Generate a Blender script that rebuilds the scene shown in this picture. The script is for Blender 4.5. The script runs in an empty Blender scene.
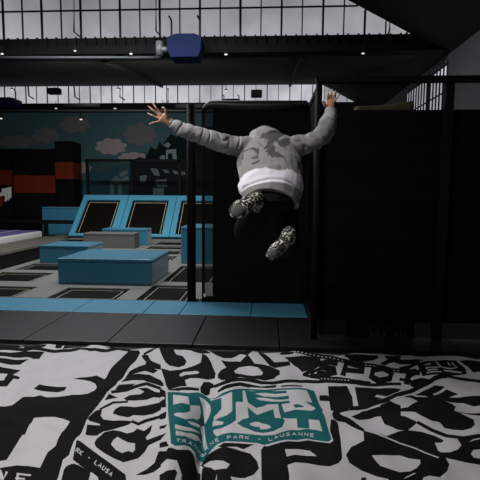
import bpy, bmesh, math, random
import numpy as np
from mathutils import Vector, Matrix, noise, geometry
sc = bpy.context.scene
col = sc.collection
random.seed(4)

# ------------------------------------------------------------------ camera
cd = bpy.data.cameras.new('camera')
cam = bpy.data.objects.new('camera', cd); col.objects.link(cam)
YAW, PITCH, ROLL, FOC, CAM_Z = math.radians(3.4), math.atan(0.1), 0.0075, 450.0, 1.6
ROT = Matrix.Rotation(YAW, 3, 'Z') @ Matrix.Rotation(math.pi/2 - PITCH, 3, 'X') @ Matrix.Rotation(ROLL, 3, 'Z')
cam.matrix_world = Matrix.Translation((0, 0, CAM_Z)) @ ROT.to_4x4()
cd.sensor_width = 36; cd.lens = 36*FOC/480; cd.clip_end = 200
sc.camera = cam
# ------------------------------------------------------------------ sky, daylight, added fill lamps, exposure
sc.view_settings.view_transform = 'Standard'; sc.view_settings.look = 'None'
sc.view_settings.exposure = 0.0; sc.view_settings.gamma = 1.0
sc.view_settings.use_curve_mapping = False
W = bpy.data.worlds.new('overcast_sky'); sc.world = W; W.use_nodes = True
nt = W.node_tree; bg = nt.nodes['Background']
tc = nt.nodes.new('ShaderNodeTexCoord'); nz = nt.nodes.new('ShaderNodeTexNoise'); rp = nt.nodes.new('ShaderNodeValToRGB')
nz.inputs['Scale'].default_value = 1.6; nz.inputs['Detail'].default_value = 3
rp.color_ramp.elements[0].position = 0.36; rp.color_ramp.elements[0].color = (0.13, 0.13, 0.137, 1)
rp.color_ramp.elements[1].position = 0.62; rp.color_ramp.elements[1].color = (0.36, 0.36, 0.38, 1)
nt.links.new(tc.outputs['Generated'], nz.inputs['Vector']); nt.links.new(nz.outputs['Fac'], rp.inputs['Fac'])
sx = nt.nodes.new('ShaderNodeSeparateXYZ'); mr = nt.nodes.new('ShaderNodeMapRange')      # overcast: paler towards the horizon
nt.links.new(tc.outputs['Generated'], sx.inputs[0]); nt.links.new(sx.outputs['Z'], mr.inputs['Value'])
mr.inputs['From Min'].default_value = 0.18; mr.inputs['From Max'].default_value = 0.36; mr.inputs['To Min'].default_value = 2.1; mr.inputs['To Max'].default_value = 0.85
nt.links.new(rp.outputs['Color'], bg.inputs['Color']); nt.links.new(mr.outputs['Result'], bg.inputs['Strength'])
def area(name, loc, target, sx, sy, watts, color):
    l = bpy.data.lights.new(name, 'AREA'); l.shape = 'RECTANGLE'; l.size = sx; l.size_y = sy
    l.energy = watts; l.color = color
    o = bpy.data.objects.new(name, l); col.objects.link(o); o.location = loc
    o.rotation_euler = (Vector(target) - Vector(loc)).to_track_quat('-Z', 'Y').to_euler()
    return o
area('fill_over_airbag', (-1.9, 2.1, 4.0), (-0.7, 3.2, 0.0), 1.6, 0.9, 118, (1.0, 0.96, 0.95))  # fill lamp added to light the airbag and the boy's back
area('fill_over_court', (-3.6, 9.0, 6.2), (-3.6, 9.0, 0.0), 6.0, 1.0, 480, (0.93, 0.97, 1.0)).rotation_euler = (0, 0, 0)  # unseen fill lamp added to brighten the box tops and edge pads
area('fill_behind_beam', (-4.2, 12.5, 5.1), (-4.2, 15.2, 0.0), 5.0, 0.3, 260, (1.0, 0.97, 0.93))  # added lamp strip facing away from the camera, lifts mural and box tops

# ------------------------------------------------------------------ helpers
def at(px, py, Y):
    """point seen at photo position px, py on the plane y = Y"""
    r = ROT @ Vector(((px-240)/FOC, (240-py)/FOC, -1)); t = Y/r.y
    return Vector((r.x*t, Y, CAM_Z + r.z*t))
def mat(name, c, rough=0.6, spec=0.4, metal=0.0, noise_amt=0.0, noise_scale=8.0, bump=0.0, bump_scale=40.0):
    m = bpy.data.materials.new(name); m.use_nodes = True
    n = m.node_tree; b = n.nodes['Principled BSDF']
    b.inputs['Base Color'].default_value = (*c, 1); b.inputs['Roughness'].default_value = rough
    b.inputs['Specular IOR Level'].default_value = spec; b.inputs['Metallic'].default_value = metal
    if noise_amt or bump:
        t = n.nodes.new('ShaderNodeTexCoord')
    if noise_amt:
        z = n.nodes.new('ShaderNodeTexNoise'); z.inputs['Scale'].default_value = noise_scale; z.inputs['Detail'].default_value = 4
        mx = n.nodes.new('ShaderNodeMix'); mx.data_type = 'RGBA'
        mx.inputs['A'].default_value = (*[v*(1-noise_amt) for v in c], 1); mx.inputs['B'].default_value = (*[min(1, v*(1+noise_amt)) for v in c], 1)
        n.links.new(t.outputs['Object'], z.inputs['Vector']); n.links.new(z.outputs['Fac'], mx.inputs['Factor'])
        n.links.new(mx.outputs['Result'], b.inputs['Base Color'])
    if bump:
        z2 = n.nodes.new('ShaderNodeTexNoise'); z2.inputs['Scale'].default_value = bump_scale; z2.inputs['Detail'].default_value = 3
        bp = n.nodes.new('ShaderNodeBump'); bp.inputs['Strength'].default_value = bump; bp.inputs['Distance'].default_value = 0.02
        n.links.new(t.outputs['Object'], z2.inputs['Vector']); n.links.new(z2.outputs['Fac'], bp.inputs['Height'])
        n.links.new(bp.outputs['Normal'], b.inputs['Normal'])
    return m
def net_mat(name, c, opacity):
    m = bpy.data.materials.new(name); m.use_nodes = True; n = m.node_tree
    b = n.nodes['Principled BSDF']; b.inputs['Base Color'].default_value = (*c, 1); b.inputs['Roughness'].default_value = 0.9
    b.inputs['Alpha'].default_value = opacity; b.inputs['Specular IOR Level'].default_value = 0.1
    return m
def glass_mat(name):
    m = bpy.data.materials.new(name); m.use_nodes = True; n = m.node_tree
    out = n.nodes['Material Output']; n.nodes.remove(n.nodes['Principled BSDF'])
    t = n.nodes.new('ShaderNodeTexCoord'); z = n.nodes.new('ShaderNodeTexNoise'); z.inputs['Scale'].default_value = 0.9; z.inputs['Detail'].default_value = 2
    r = n.nodes.new('ShaderNodeValToRGB'); r.color_ramp.elements[0].color = (0.75, 0.75, 0.78, 1); r.color_ramp.elements[1].color = (0.98, 0.98, 1, 1)
    r.color_ramp.elements[0].position = 0.35; r.color_ramp.elements[1].position = 0.6
    tr = n.nodes.new('ShaderNodeBsdfTransparent'); g = n.nodes.new('ShaderNodeBsdfGlossy'); g.inputs['Roughness'].default_value = 0.2
    mx = n.nodes.new('ShaderNodeMixShader'); mx.inputs['Fac'].default_value = 0.008
    n.links.new(t.outputs['Object'], z.inputs['Vector']); n.links.new(z.outputs['Fac'], r.inputs['Fac'])
    n.links.new(r.outputs['Color'], tr.inputs['Color']); n.links.new(tr.outputs[0], mx.inputs[1]); n.links.new(g.outputs[0], mx.inputs[2])
    n.links.new(mx.outputs[0], out.inputs['Surface'])
    return m
def lamp_mat(name, c, s):
    m = bpy.data.materials.new(name); m.use_nodes = True; b = m.node_tree.nodes['Principled BSDF']
    b.inputs['Emission Color'].default_value = (*c, 1); b.inputs['Emission Strength'].default_value = s
    return m
class MB:
    def __init__(s): s.v = []; s.f = []
    def add(s, vs, fs):
        k = len(s.v); s.v += [tuple(v) for v in vs]; s.f += [tuple(i+k for i in f) for f in fs]; return s
    def box(s, lo, hi):
        (a, b, c), (d, e, f) = lo, hi
        return s.add([(a,b,c),(d,b,c),(d,e,c),(a,e,c),(a,b,f),(d,b,f),(d,e,f),(a,e,f)],
                     [(0,3,2,1),(4,5,6,7),(0,1,5,4),(1,2,6,5),(2,3,7,6),(3,0,4,7)])
    def quad(s, *p): return s.add(p, [tuple(range(len(p)))])
    def prism(s, pts, off):
        """a flat outline given depth by the offset vector"""
        n = len(pts); off = Vector(off); pts = [Vector(p) for p in pts]
        return s.add(pts + [p+off for p in pts], [tuple(range(n)), tuple(range(2*n-1, n-1, -1))] + [(i, i+n, (i+1) % n + n, (i+1) % n) for i in range(n)])
    def tube(s, path, rad, n=10, ratio=1.0, up=(0, 0, 1)):
        path = [Vector(p) for p in path]; rad = rad if isinstance(rad, (list, tuple)) else [rad]*len(path)
        vs = []; fs = []; m = len(path)
        for k, p in enumerate(path):
            d = (path[min(m-1, k+1)] - path[max(0, k-1)]).normalized()
            u = Vector(up); u = u - d*u.dot(d)
            if u.length < 1e-3: u = Vector((1, 0, 0)) - d*d.x
            u.normalize(); w = d.cross(u)
            rr = rad[k]; ra, rb = rr if isinstance(rr, (list, tuple)) else (rr, rr*ratio)
            for j in range(n):
                a = 2*math.pi*j/n; vs.append(p + w*(ra*math.cos(a)) + u*(rb*math.sin(a)))
        for k in range(m-1):
            for j in range(n): fs.append((k*n+j, k*n+(j+1) % n, (k+1)*n+(j+1) % n, (k+1)*n+j))
        fs.append(tuple(range(n-1, -1, -1))); fs.append(tuple(range((m-1)*n, m*n)))
        return s.add(vs, fs)
    def ball(s, c, r, seg=14, rings=9, rot=None):
        c = Vector(c); r = r if isinstance(r, (list, tuple)) else (r, r, r); vs = []; fs = []
        for i in range(1, rings):
            th = math.pi*i/rings
            for j in range(seg):
                a = 2*math.pi*j/seg
                v = Vector((r[0]*math.sin(th)*math.cos(a), r[1]*math.sin(th)*math.sin(a), r[2]*math.cos(th)))
                vs.append(c + (rot @ v if rot else v))
        t = Vector((0, 0, r[2])); b = -t
        vs.append(c + (rot @ t if rot else t)); vs.append(c + (rot @ b if rot else b)); T = len(vs)-2
        for i in range(rings-2):
            for j in range(seg): fs.append((i*seg+j, (i+1)*seg+j, (i+1)*seg+(j+1) % seg, i*seg+(j+1) % seg))
        for j in range(seg):
            fs.append((T, j, (j+1) % seg)); q = (rings-2)*seg; fs.append((T+1, q+(j+1) % seg, q+j))
        return s.add(vs, fs)
    def mesh(s, name, m, bevel=0, smooth=False):
        me = bpy.data.meshes.new(name); me.from_pydata(s.v, [], s.f)
        bm = bmesh.new(); bm.from_mesh(me)
        bmesh.ops.recalc_face_normals(bm, faces=bm.faces)
        if bevel:
            bmesh.ops.bevel(bm, geom=bm.edges[:], offset=bevel, segments=2, affect='EDGES', profile=0.6)
        bm.to_mesh(me); bm.free()
        if m: me.materials.append(m)
        if smooth: me.polygons.foreach_set('use_smooth', [True]*len(me.polygons))
        return me
    def build(s, name, m, parent=None, bevel=0, smooth=False):
        o = bpy.data.objects.new(name, s.mesh(name, m, bevel, smooth)); col.objects.link(o)
        if parent is not None:
            o.parent = parent; o.matrix_parent_inverse = Matrix.Translation(-parent.location)
        return o
def tag(o, label, cat, group=None, kind=None):
    o['label'] = label; o['category'] = cat
    if group: o['group'] = group
    if kind: o['kind'] = kind
    return o
def thing(name, loc, label, cat, group=None):
    o = bpy.data.objects.new(name, None); col.objects.link(o); o.location = loc
    o.empty_display_size = 0.1
    return tag(o, label, cat, group)
def struct(o, label=None, cat=None):
    o['kind'] = 'structure'
    if label: tag(o, label, cat)
    return o
def bx(lo, hi): return MB().box(lo, hi)

# ------------------------------------------------------------------ materials
M = dict(
    pit=mat('pit_floor_black', (0.012, 0.012, 0.013), 0.8),
    subfloor=mat('court_underfloor', (0.012, 0.012, 0.013), 0.7),
    mats=mat('black_vinyl_mat', (0.013, 0.0123, 0.0135), 0.42, 0.45, noise_amt=0.25, noise_scale=5, bump=0.08, bump_scale=25),
    sky=mat('mural_teal_paint', (0.055, 0.112, 0.132), 0.7, 0.06, noise_amt=0.12, noise_scale=0.6),
    blueband=mat('mural_blue_paint', (0.025, 0.10, 0.14), 0.7, 0.06),
    cloud=mat('mural_cloud_paint', (0.29, 0.27, 0.27), 0.75, 0.06),
    cloudcore=mat('mural_cloud_grey_paint', (0.125, 0.13, 0.135), 0.75, 0.06),
    dark=mat('mural_dark_paint', (0.005, 0.010, 0.012), 0.7, 0.06),
    mid=mat('mural_grey_teal_paint', (0.17, 0.25, 0.25), 0.7, 0.06),
    concrete=mat('grey_painted_concrete', (0.16, 0.16, 0.165), 0.85, noise_amt=0.2, noise_scale=0.8),
    ceil=mat('dark_olive_ceiling', (0.024, 0.0235, 0.020), 0.9, noise_amt=0.15, noise_scale=0.7),
    beam=mat('dark_steel', (0.006, 0.006, 0.006), 0.7, 0.15),
    pipe=mat('galvanised_pipe', (0.17, 0.17, 0.175), 0.5, metal=0.3),
    wallblack=mat('dark_wall_paint', (0.03, 0.03, 0.032), 0.85),
    frame=mat('black_window_frame', (0.012, 0.012, 0.014), 0.6),
    glass=glass_mat('dusty_window_glass'),
    bluepad=mat('light_blue_vinyl', (0.06, 0.21, 0.32), 0.38, 0.45, noise_amt=0.08, noise_scale=4),
    bluefoam=mat('blue_foam_vinyl', (0.032, 0.165, 0.26), 0.28, 0.6, noise_amt=0.06, noise_scale=3),
    bluepale=mat('pale_blue_ramp_vinyl', (0.06, 0.25, 0.37), 0.5, 0.25, noise_amt=0.15, noise_scale=9),
    greyfoam=mat('grey_foam_vinyl', (0.115, 0.11, 0.105), 0.5),
    greypad=mat('grey_safety_padding', (0.135, 0.135, 0.128), 0.55, noise_amt=0.12, noise_scale=5),
    darkpad=mat('dark_grey_padding', (0.10, 0.098, 0.092), 0.6),
    bed=mat('black_trampoline_bed', (0.003, 0.0028, 0.0028), 0.65, 0.05),
    bedbrown=mat('dark_brown_trampoline_bed', (0.0035, 0.0028, 0.0015), 0.55, 0.06),
    palemark=mat('pale_yellowish_print', (0.36, 0.33, 0.2), 0.8),
    line=mat('cream_stitching', (0.30, 0.26, 0.19), 0.7),
    red=mat('red_foam_vinyl', (0.12, 0.016, 0.007), 0.7, 0.1),
    blackfoam=mat('black_foam_vinyl', (0.003, 0.0033, 0.004), 0.75, 0.08),
    purple=mat('purple_track_fabric', (0.13, 0.11, 0.33), 0.6),
    white=mat('white_vinyl', (0.62, 0.62, 0.60), 0.6),
    heater=mat('blue_enamel', (0.006, 0.012, 0.055), 0.6, 0.08),
    cable=mat('black_cable', (0.01, 0.01, 0.011), 0.6),
    post=mat('black_post_padding', (0.004, 0.004, 0.0045), 0.7, 0.1),
    tarp=mat('black_tarpaulin', (0.003, 0.003, 0.0033), 0.7, 0.05, bump=0.12, bump_scale=9),
    tarpsheen=mat('glossy_black_tarpaulin', (0.009, 0.009, 0.0095), 0.4, 0.4),
    net=net_mat('black_netting', (0.006, 0.006, 0.007), 0.62),
    netthin=net_mat('thin_black_netting', (0.006, 0.006, 0.007), 0.4),
    netdense=net_mat('dense_black_netting', (0.006, 0.006, 0.007), 0.7),
    yellow=mat('yellowish_lit_patch', (0.10, 0.085, 0.035), 0.8),  # warm light put into the colour of the strip behind the net
    lamp=lamp_mat('lamp_glow', (1.0, 0.95, 0.85), 0.7),
    lampdim=lamp_mat('lamp_glow_dim', (1.0, 0.95, 0.88), 0.3),
    fabw=mat('airbag_white_fabric', (0.47, 0.455, 0.47), 0.62, 0.3, noise_amt=0.05, noise_scale=6),
    fabk=mat('airbag_black_print', (0.0075, 0.007, 0.0065), 0.8, 0.06),
    fabt=mat('airbag_teal_print', (0.006, 0.095, 0.10), 0.7, 0.1),
    skin=mat('skin', (0.44, 0.24, 0.155), 0.55, 0.35),
    hair=mat('dark_hair', (0.03, 0.02, 0.015), 0.6),
    trouser=mat('black_trousers', (0.0045, 0.0045, 0.005), 0.85, 0.1),
    eye=mat('eye_white', (0.7, 0.7, 0.7), 0.3), lip=mat('lip', (0.35, 0.14, 0.11), 0.5),
)

sb = M['bluefoam'].node_tree.nodes['Principled BSDF']; sb.inputs['Sheen Weight'].default_value = 0.35; sb.inputs['Sheen Roughness'].default_value = 0.4
# ================================================================== THE SETTING
WR, YB = 4.5, 19.8           # right wall, back wall
struct(bx((-14, 4.57, -1.2), (WR, YB+0.2, -0.045)).build('floor', M['subfloor']))
struct(bx((-14, -4, -1.4), (WR, 4.57, -1.2)).build('floor', M['pit']))
struct(bx((-14.2, -4, -1.2), (-14, YB, 8)).build('wall_left', M['wallblack']))
struct(bx((-14, -4.2, -1.2), (WR, -4, 7)).build('wall_front', M['wallblack']))
wb = MB(); wb.box((-14, YB, 0), (WR, YB+0.2, 5.5))
wall_back = struct(wb.build('wall_back', M['sky']))
# right wall with a window opening from y 12.1 to 15.2
wr = MB(); T = 0.03
for lo, hi in (((-4, -1.2), (11.98, 5.2)), ((15.4, -1.2), (YB, 5.2)), ((11.98, -1.2), (15.4, 3.35)), ((11.98, 5.02), (15.4, 5.2))):
    wr.box((WR, lo[0], lo[1]), (WR+T, hi[0], hi[1]))
struct(wr.build('wall_right', M['concrete']))
HS = 0.53
def hip_z(x): return 5.15 + HS*(WR - x)
def hip_x(z): return WR - (z - 5.15)/HS
c = MB()   # first bay: rising slope + side slope above the right wall
c.prism([(-14, -4, 5.0), (hip_x(5.0), -4, 5.0), (hip_x(7.0), 12, 7.0), (-14, 12, 7.0)], (0, 0, 0.12))
c.prism([(WR+0.2, -4, 5.05), (WR+0.2, 12, 5.05), (hip_x(7.0), 12, 7.0), (hip_x(5.0), -4, 5.0)], (0, 0, 0.12))
struct(c.build('ceiling', M['ceil']))
c = MB()   # second bay
c.prism([(-14, 12.2, 5.30), (hip_x(5.3), 12.2, 5.30), (hip_x(6.33), YB+0.2, 6.33), (-14, YB+0.2, 6.33)], (0, 0, 0.12))
c.prism([(WR+0.2, 12.0, 5.05), (WR+0.2, YB+0.2, 5.05), (hip_x(6.33), YB+0.2, 6.33), (hip_x(5.3), 12.2, 5.3)], (0, 0, 0.12))
struct(c.build('ceiling', M['ceil']))
for X in (-4.6, 0.9):      # ribs under the second bay slope
    struct(MB().prism([(X-0.05, 12.25, 5.18), (X+0.05, 12.25, 5.18), (X+0.05, YB, 6.2), (X-0.05, YB, 6.2)], (0, 0, 0.13)).build('ceiling_rib', M['ceil']))
# gutter beams
b = MB(); b.box((-14, 11.85, 5.23), (WR, 12.2, 5.42)); b.box((-14, 11.95, 5.42), (WR, 12.2, 5.64)); b.box((-14, 11.8, 5.20), (WR, 12.2, 5.25))
for k in range(70): b.box((-13.9+k*0.26, 11.9, 5.43), (-13.86+k*0.26, 11.96, 5.66))
struct(b.build('roof_beam', M['beam']))
b = MB(); b.box((-14, 19.55, 5.19), (WR, 20.0, 5.36)); b.box((-14, 19.7, 5.36), (WR, 20.0, 5.54))
struct(b.build('roof_beam', M['beam']))
# clerestory windows
def clerestory(name, y, z0, z1, x0, pitch, bars, thick):
    w = bpy.data.objects.new(name, None); col.objects.link(w); w.location = (0, y, z0); struct(w)
    p = MB(); p.quad((-14, y, z0), (hip_x(z0), y, z0), (hip_x(z1), y, z1), (-14, y, z1)); p.build('window_pane', M['glass'], w)
    f = MB(); x = x0; k = 0
    while x > -14: x -= pitch; k += 1
    while x < hip_x(z0):
        zt = min(z1, hip_z(x)); t = thick*(1.2 if k % 2 == 0 else 0.7)
        if x > -14: f.box((x-t/2, y-0.05, z0), (x+t/2, y-0.01, zt))
        x += pitch; k -= 1
    for z in bars: f.box((-14, y-0.06, z-thick*0.35), (hip_x(z), y-0.012, z+thick*0.35))
    f.box((-14, y-0.06, z0-0.03), (hip_x(z0), y-0.012, z0+0.02))
    f.build('window_frame', M['frame'], w)
clerestory('window_1', 12.05, 5.64, 7.0, -7.03, 0.524, (6.36,), 0.042)
clerestory('window_2', 19.9, 5.54, 6.33, -11.7, 0.485, (), 0.032)
w3 = bpy.data.objects.new('window_3', None); col.objects.link(w3); w3.location = (WR, 13, 3.35); struct(w3)
MB().quad((WR+0.024, 11.98, 3.35), (WR+0.024, 15.4, 3.35), (WR+0.024, 15.4, 5.02), (WR+0.024, 11.98, 5.02)).build('window_pane', M['glass'], w3)
f = MB()
for k in range(14): f.box((WR+0.004, 12.0+k*0.24, 3.35), (WR+0.014, 12.10+k*0.24, 5.02))
f.box((WR+0.002, 13.25, 3.35), (WR+0.02, 13.42, 5.02)); f.box((WR+0.002, 11.98, 4.25), (WR+0.016, 15.4, 4.29))
f.build('window_frame', M['frame'], w3)

# painted mural on the back wall (flat paint, children of the wall)
def paint(name, pts, m, d=0.004): MB().prism([at(x, y, YB-0.001) for x, y in pts], (0, -d, 0)).build(name, m, wall_back)
paint('painted_band', [(-30, 166), (76, 165), (100, 172), (140, 160), (200, 158), (330, 158), (330, 240), (-30, 240)], M['blueband'], 0.003)
def cloud(cx, cy, w, h, seed, m='cloud'):
    rnd = random.Random(seed); n = 8; pts = []; ph = rnd.random()*6
    for i in range(72):
        a = 2*math.pi*i/72; k = abs(math.sin(n*a/2+ph)); r = 0.80 + 0.22*k
        pts.append((cx+w*r*math.cos(a), cy+h*r*math.sin(a)*(1 if math.sin(a) < 0 else 0.9)))
    paint('painted_cloud', pts, M[m], 0.006)
for i, (x, y, w, h, mm) in enumerate(((46, 136, 14, 9, 'cloudcore'), (75, 125, 16, 9, 'cloudcore'), (111, 147, 16, 9, 'cloud'), (140, 135, 17, 12, 'cloudcore'), (133, 158, 15, 6, 'cloud'), (16, 142, 20, 7, 'cloudcore'), (210, 140, 20, 8, 'cloudcore'), (82, 168, 10, 6, 'cloud'))):
    cloud(x, y, w, h, i, mm)
paint('painted_hill', [(128, 200), (132, 160), (140, 157), (146, 159), (156, 157), (163, 160), (178, 150), (200, 145), (320, 150), (320, 205)], M['dark'], 0.009)
for x, y0, y1, w in ((151, 160, 146, 5), (160, 158, 141, 6), (171, 156, 136, 6), (183, 158, 132, 8)):     # pointed firs
    paint('painted_fir', [(x-w, y0), (x-w*0.55, (y0+y1)/2+1), (x-w*0.7, (y0+y1)/2+1), (x, y1), (x+w*0.7, (y0+y1)/2+1), (x+w*0.55, (y0+y1)/2+1), (x+w, y0)], M['dark'], 0.012)
for pts in ([(166, 150), (176, 149), (177, 160), (173, 160), (172, 153), (168, 154), (168, 160), (166, 160)], [(163, 145), (168, 142), (171, 145), (168, 148)],
            [(140, 176), (147, 175), (146, 180), (143, 184), (140, 181)], [(156, 180), (167, 179), (167, 187), (158, 187), (155, 184)],
            [(153, 188), (164, 188), (164, 195), (153, 195)], [(150, 168), (158, 169), (160, 176), (154, 175)], [(162, 169), (168, 170), (170, 173), (165, 173)], [(172, 170), (177, 171), (179, 174), (174, 174)], [(180, 171), (185, 172), (186, 175), (181, 175)],
            [(160, 156), (165, 155), (165, 159), (160, 159)]):
    paint('painted_house_wall', pts, M['mid'], 0.013)
paint('painted_hill', [(144, 160), (149, 151), (153, 148), (158, 151), (161, 147), (166, 140), (171, 134), (177, 137), (182, 128), (188, 122), (196, 128), (215, 126), (240, 160)], M['dark'], 0.010)
paint('painted_house_front', [(110, 196), (110, 181), (116, 176), (122, 181), (122, 196), (118, 196), (118, 184), (114, 184), (114, 196)], M['mid'], 0.01)
paint('painted_roof', [(119, 173), (127, 170), (128, 174), (121, 177)], M['mid'], 0.01)
paint('painted_roof', [(120, 179), (128, 176), (129, 180), (123, 182)], M['mid'], 0.01)

# ================================================================== ROOF FITTINGS
def cyl(path, r, n=10): return MB().tube(path, r, n)
for (xa, xb, Y, py, r, lab) in ((-40, 161, 11.7, 57.5, 0.035, 'pale metal pipe along the underside of the near roof beam'),
                                (64, 100, 19.45, 105, 0.07, 'pale metal duct on the far beam left of the flying boy'),
                                (176, 204, 19.45, 106, 0.09, 'short pale metal duct on the far beam beside the raised left hand')):
    tag(cyl([at(xa, py, Y), at(xb, py, Y)], r).build('pipe', M['pipe'], smooth=True), lab, 'pipe')
tag(cyl([at(-40, 110.5, 19.5), at(300, 110.5, 19.5)], 0.045).build('pipe', M['pipe'], smooth=True), 'long pale metal pipe under the far roof beam', 'pipe')
def heater(x0, x1, y0, y1, Y, lab, full):
    a = at(x0, y1, Y); b_ = at(x1, y0, Y); w = b_.x-a.x; hh = b_.z-a.z
    t = thing('unit_heater', ((a.x+b_.x)/2, Y, a.z), lab, 'heater', 'blue unit heaters under the roof')
    dp = w*0.7
    MB().prism([(a.x+w*0.10, Y, a.z), (b_.x-w*0.10, Y, a.z), (b_.x, Y, a.z+hh*0.35), (b_.x, Y, b_.z-hh*0.12), (b_.x-w*0.2, Y, b_.z), (a.x+w*0.25, Y, b_.z), (a.x, Y, b_.z-hh*0.15), (a.x, Y, a.z+hh*0.35)], (0, dp, 0)).build('body', M['heater'], t, bevel=0.012)
    for s in (0.08, 0.92):
        X = a.x+w*s
        cyl([(X, Y+dp*0.4, b_.z-0.05), (X, Y+dp*0.4, b_.z+hh*0.7), (X-0.06, Y+dp*0.4, b_.z+hh*0.9)], w*0.03).build('hanger', M['cable'], t)
    if full:
        cyl([(a.x-0.22, Y+0.15, a.z+hh*0.15), (a.x-0.22, Y+0.15, a.z+hh*0.75)], 0.09).build('flue', M['pipe'], t, smooth=True)
        cyl([(a.x-0.22, Y+0.15, a.z+hh*0.4), (a.x+0.02, Y+0.15, a.z+hh*0.4)], 0.07).build('flue_elbow', M['pipe'], t, smooth=True)
heater(167, 201, 33, 57, 11.2, 'large blue heater hanging from the near roof beam', True)
heater(-6, 14, 97, 107, 19.0, 'blue heater at the far left end of the far windows', True)
heater(222, 240, 98.5, 104, 19.0, 'small blue heater at the far windows above the black curtain', False)
def spot(px, py, Y, lab, dim=False):
    p = at(px, py, Y); k = Y/19.5*0.7
    t = thing('spot_lamp', p, lab, 'lamp', 'small spot lamps under the roof')
    MB().tube([p+Vector((0, 0, 0.44*k)), p+Vector((0, 0, 0.1*k))], 0.02*k, 6).build('bracket', M['cable'], t)
    MB().tube([p+Vector((0, 0.04, 0.11*k)), p+Vector((0, 0, 0.03*k))], [0.05*k, 0.1*k], 10).build('lamp_shade', M['cable'], t, smooth=True)
    MB().ball(p, (0.10*k, 0.06*k, 0.045*k), 10, 6).build('bulb', M['lampdim' if dim else 'lamp'], t, smooth=True)
for a in ((2, 54, 11.6, 'glowing spot lamp under the near beam at the left edge'), (75, 51, 11.6, 'glowing spot lamp under the near beam, second from the left', True), (131, 54, 11.6, 'glowing spot lamp under the near beam just left of the big heater'),
          (226, 54.5, 11.6, 'glowing spot lamp under the near beam just right of the big heater'), (363, 53.5, 11.6, 'glowing spot lamp under the near beam at its right end'),
          (12, 90, 18.8, 'white spot lamp before the far windows above the left heater'), (118, 89.5, 19.2, 'white spot lamp before the far windows right of the hanging loudspeaker'), (226, 91, 19.2, 'white spot lamp before the far windows above the small heater'),
          (56, 108.5, 19.2, 'small spot lamp on the far beam below the left loudspeaker', True), (115, 108.5, 19.2, 'small spot lamp on the far beam above the painted clouds', True), (163, 107.5, 19.2, 'small spot lamp on the far beam beside the raised left hand', True),
          (1, 118.5, 19.6, 'low spot lamp before the mural at the left edge'), (81, 119.5, 19.6, 'low spot lamp before the mural over the middle cloud')):
    spot(*a)
for x0, x1, y0, y1, lab in ((47, 58.5, 87.5, 93.5, 'black loudspeaker hanging before the far windows on the left'), (251, 262, 89.5, 96.5, 'black loudspeaker hanging before the far windows above the boy')):
    a = at(x0, y1, 19.2); b_ = at(x1, y0, 19.2)
    t = thing('loudspeaker', ((a.x+b_.x)/2, 19.2, a.z), lab, 'loudspeaker', 'hanging loudspeakers')
    bx((a.x, 19.2, a.z), (b_.x, 19.5, b_.z)).build('cabinet', M['blackfoam'], t, bevel=0.015)
    bx((a.x+0.03, 19.185, a.z+0.03), (b_.x-0.03, 19.2, b_.z-0.03)).build('grille', M['cable'], t)
    cyl([((a.x+b_.x)/2, 19.35, b_.z), ((a.x+b_.x)/2, 19.35, b_.z+0.05)], 0.02).build('bracket', M['cable'], t)
for pts, Y, r, lab in (([(74, -14), (74, 32), (81, 37.5)], 11.75, 0.022, 'bent black cable down the near windows, leftmost of four'),
                       ([(156, -14), (156, 31), (161, 36.5)], 11.75, 0.022, 'bent black cable down the near windows left of the big heater'),
                       ([(240, -14), (240, 33), (243, 38)], 11.75, 0.022, 'bent black cable down the near windows right of the big heater'),
                       ([(390, 11), (389.5, 31), (385, 38)], 11.75, 0.022, 'bent black cable at the right end of the near windows'),
                       ([(28, 86), (29, 96), (34, 99)], 19.3, 0.03, 'bent black cable on the far windows right of the left heater'),
                       ([(74, 86), (75, 97), (80, 100)], 19.3, 0.03, 'bent black cable on the far windows right of the left loudspeaker'),
                       ([(120, 88), (120, 97), (125, 100)], 19.3, 0.03, 'bent black cable on the far windows below a white lamp'),
                       ([(168, 88), (168, 104), (169, 107)], 19.3, 0.03, 'straight black cable on the far windows near the raised hand')):
    tag(cyl([at(x, y, Y) for x, y in pts], r, 6).build('cable', M['cable']), lab, 'cable', 'cables down the clerestory windows')

# ================================================================== PLATFORM: MATS AND BLUE EDGE PADS
XS = [-5.45, -4.52, -3.59, -2.66, -1.715, -0.78, 0.155, 1.09, 2.03, 2.97, 3.91]
names_m = ['leftmost black floor mat beside the blue pads', 'black floor mat second from the left along the airbag', 'black floor mat at the left edge of the photo by the airbag', 'black floor mat in front of the big blue foam box',
           'black floor mat just left of the thick net post', 'black floor mat in front of the black net curtain', 'black floor mat under the corner post of the big curtain', 'black floor mat under the big black curtain', 'black floor mat under the right half of the big curtain', 'black floor mat at the far right under the big curtain']
for k in range(10):
    o = bx((XS[k]+0.006, 4.66, -0.044), (XS[k+1]-0.006, 5.84, 0.0)).build('floor_mat', M['mats'], bevel=0.006)
    tag(o, names_m[k], 'mat', 'black floor mats along the airbag')
XB = [-5.55, -4.58, -3.60, -2.63, -1.66, -1.16, -0.20, 0.56]
names_b = ['leftmost light blue edge pad beyond the first trampoline gap', 'light blue edge pad left of the first trampoline gap', 'light blue edge pad in front of the left small trampoline', 'light blue edge pad in front of the big blue foam box',
           'short light blue edge pad left of the thick net post', 'light blue edge pad under the left half of the black net curtain', 'light blue edge pad under the right half of the black net curtain']
for k in range(7):
    o = bx((XB[k]+0.004, 5.85, -0.044), (XB[k+1]-0.004, 6.58, 0.004)).build('edge_pad', M['bluepad'], bevel=0.01)
    tag(o, names_b[k], 'pad', 'light blue pads along the platform edge')

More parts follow.
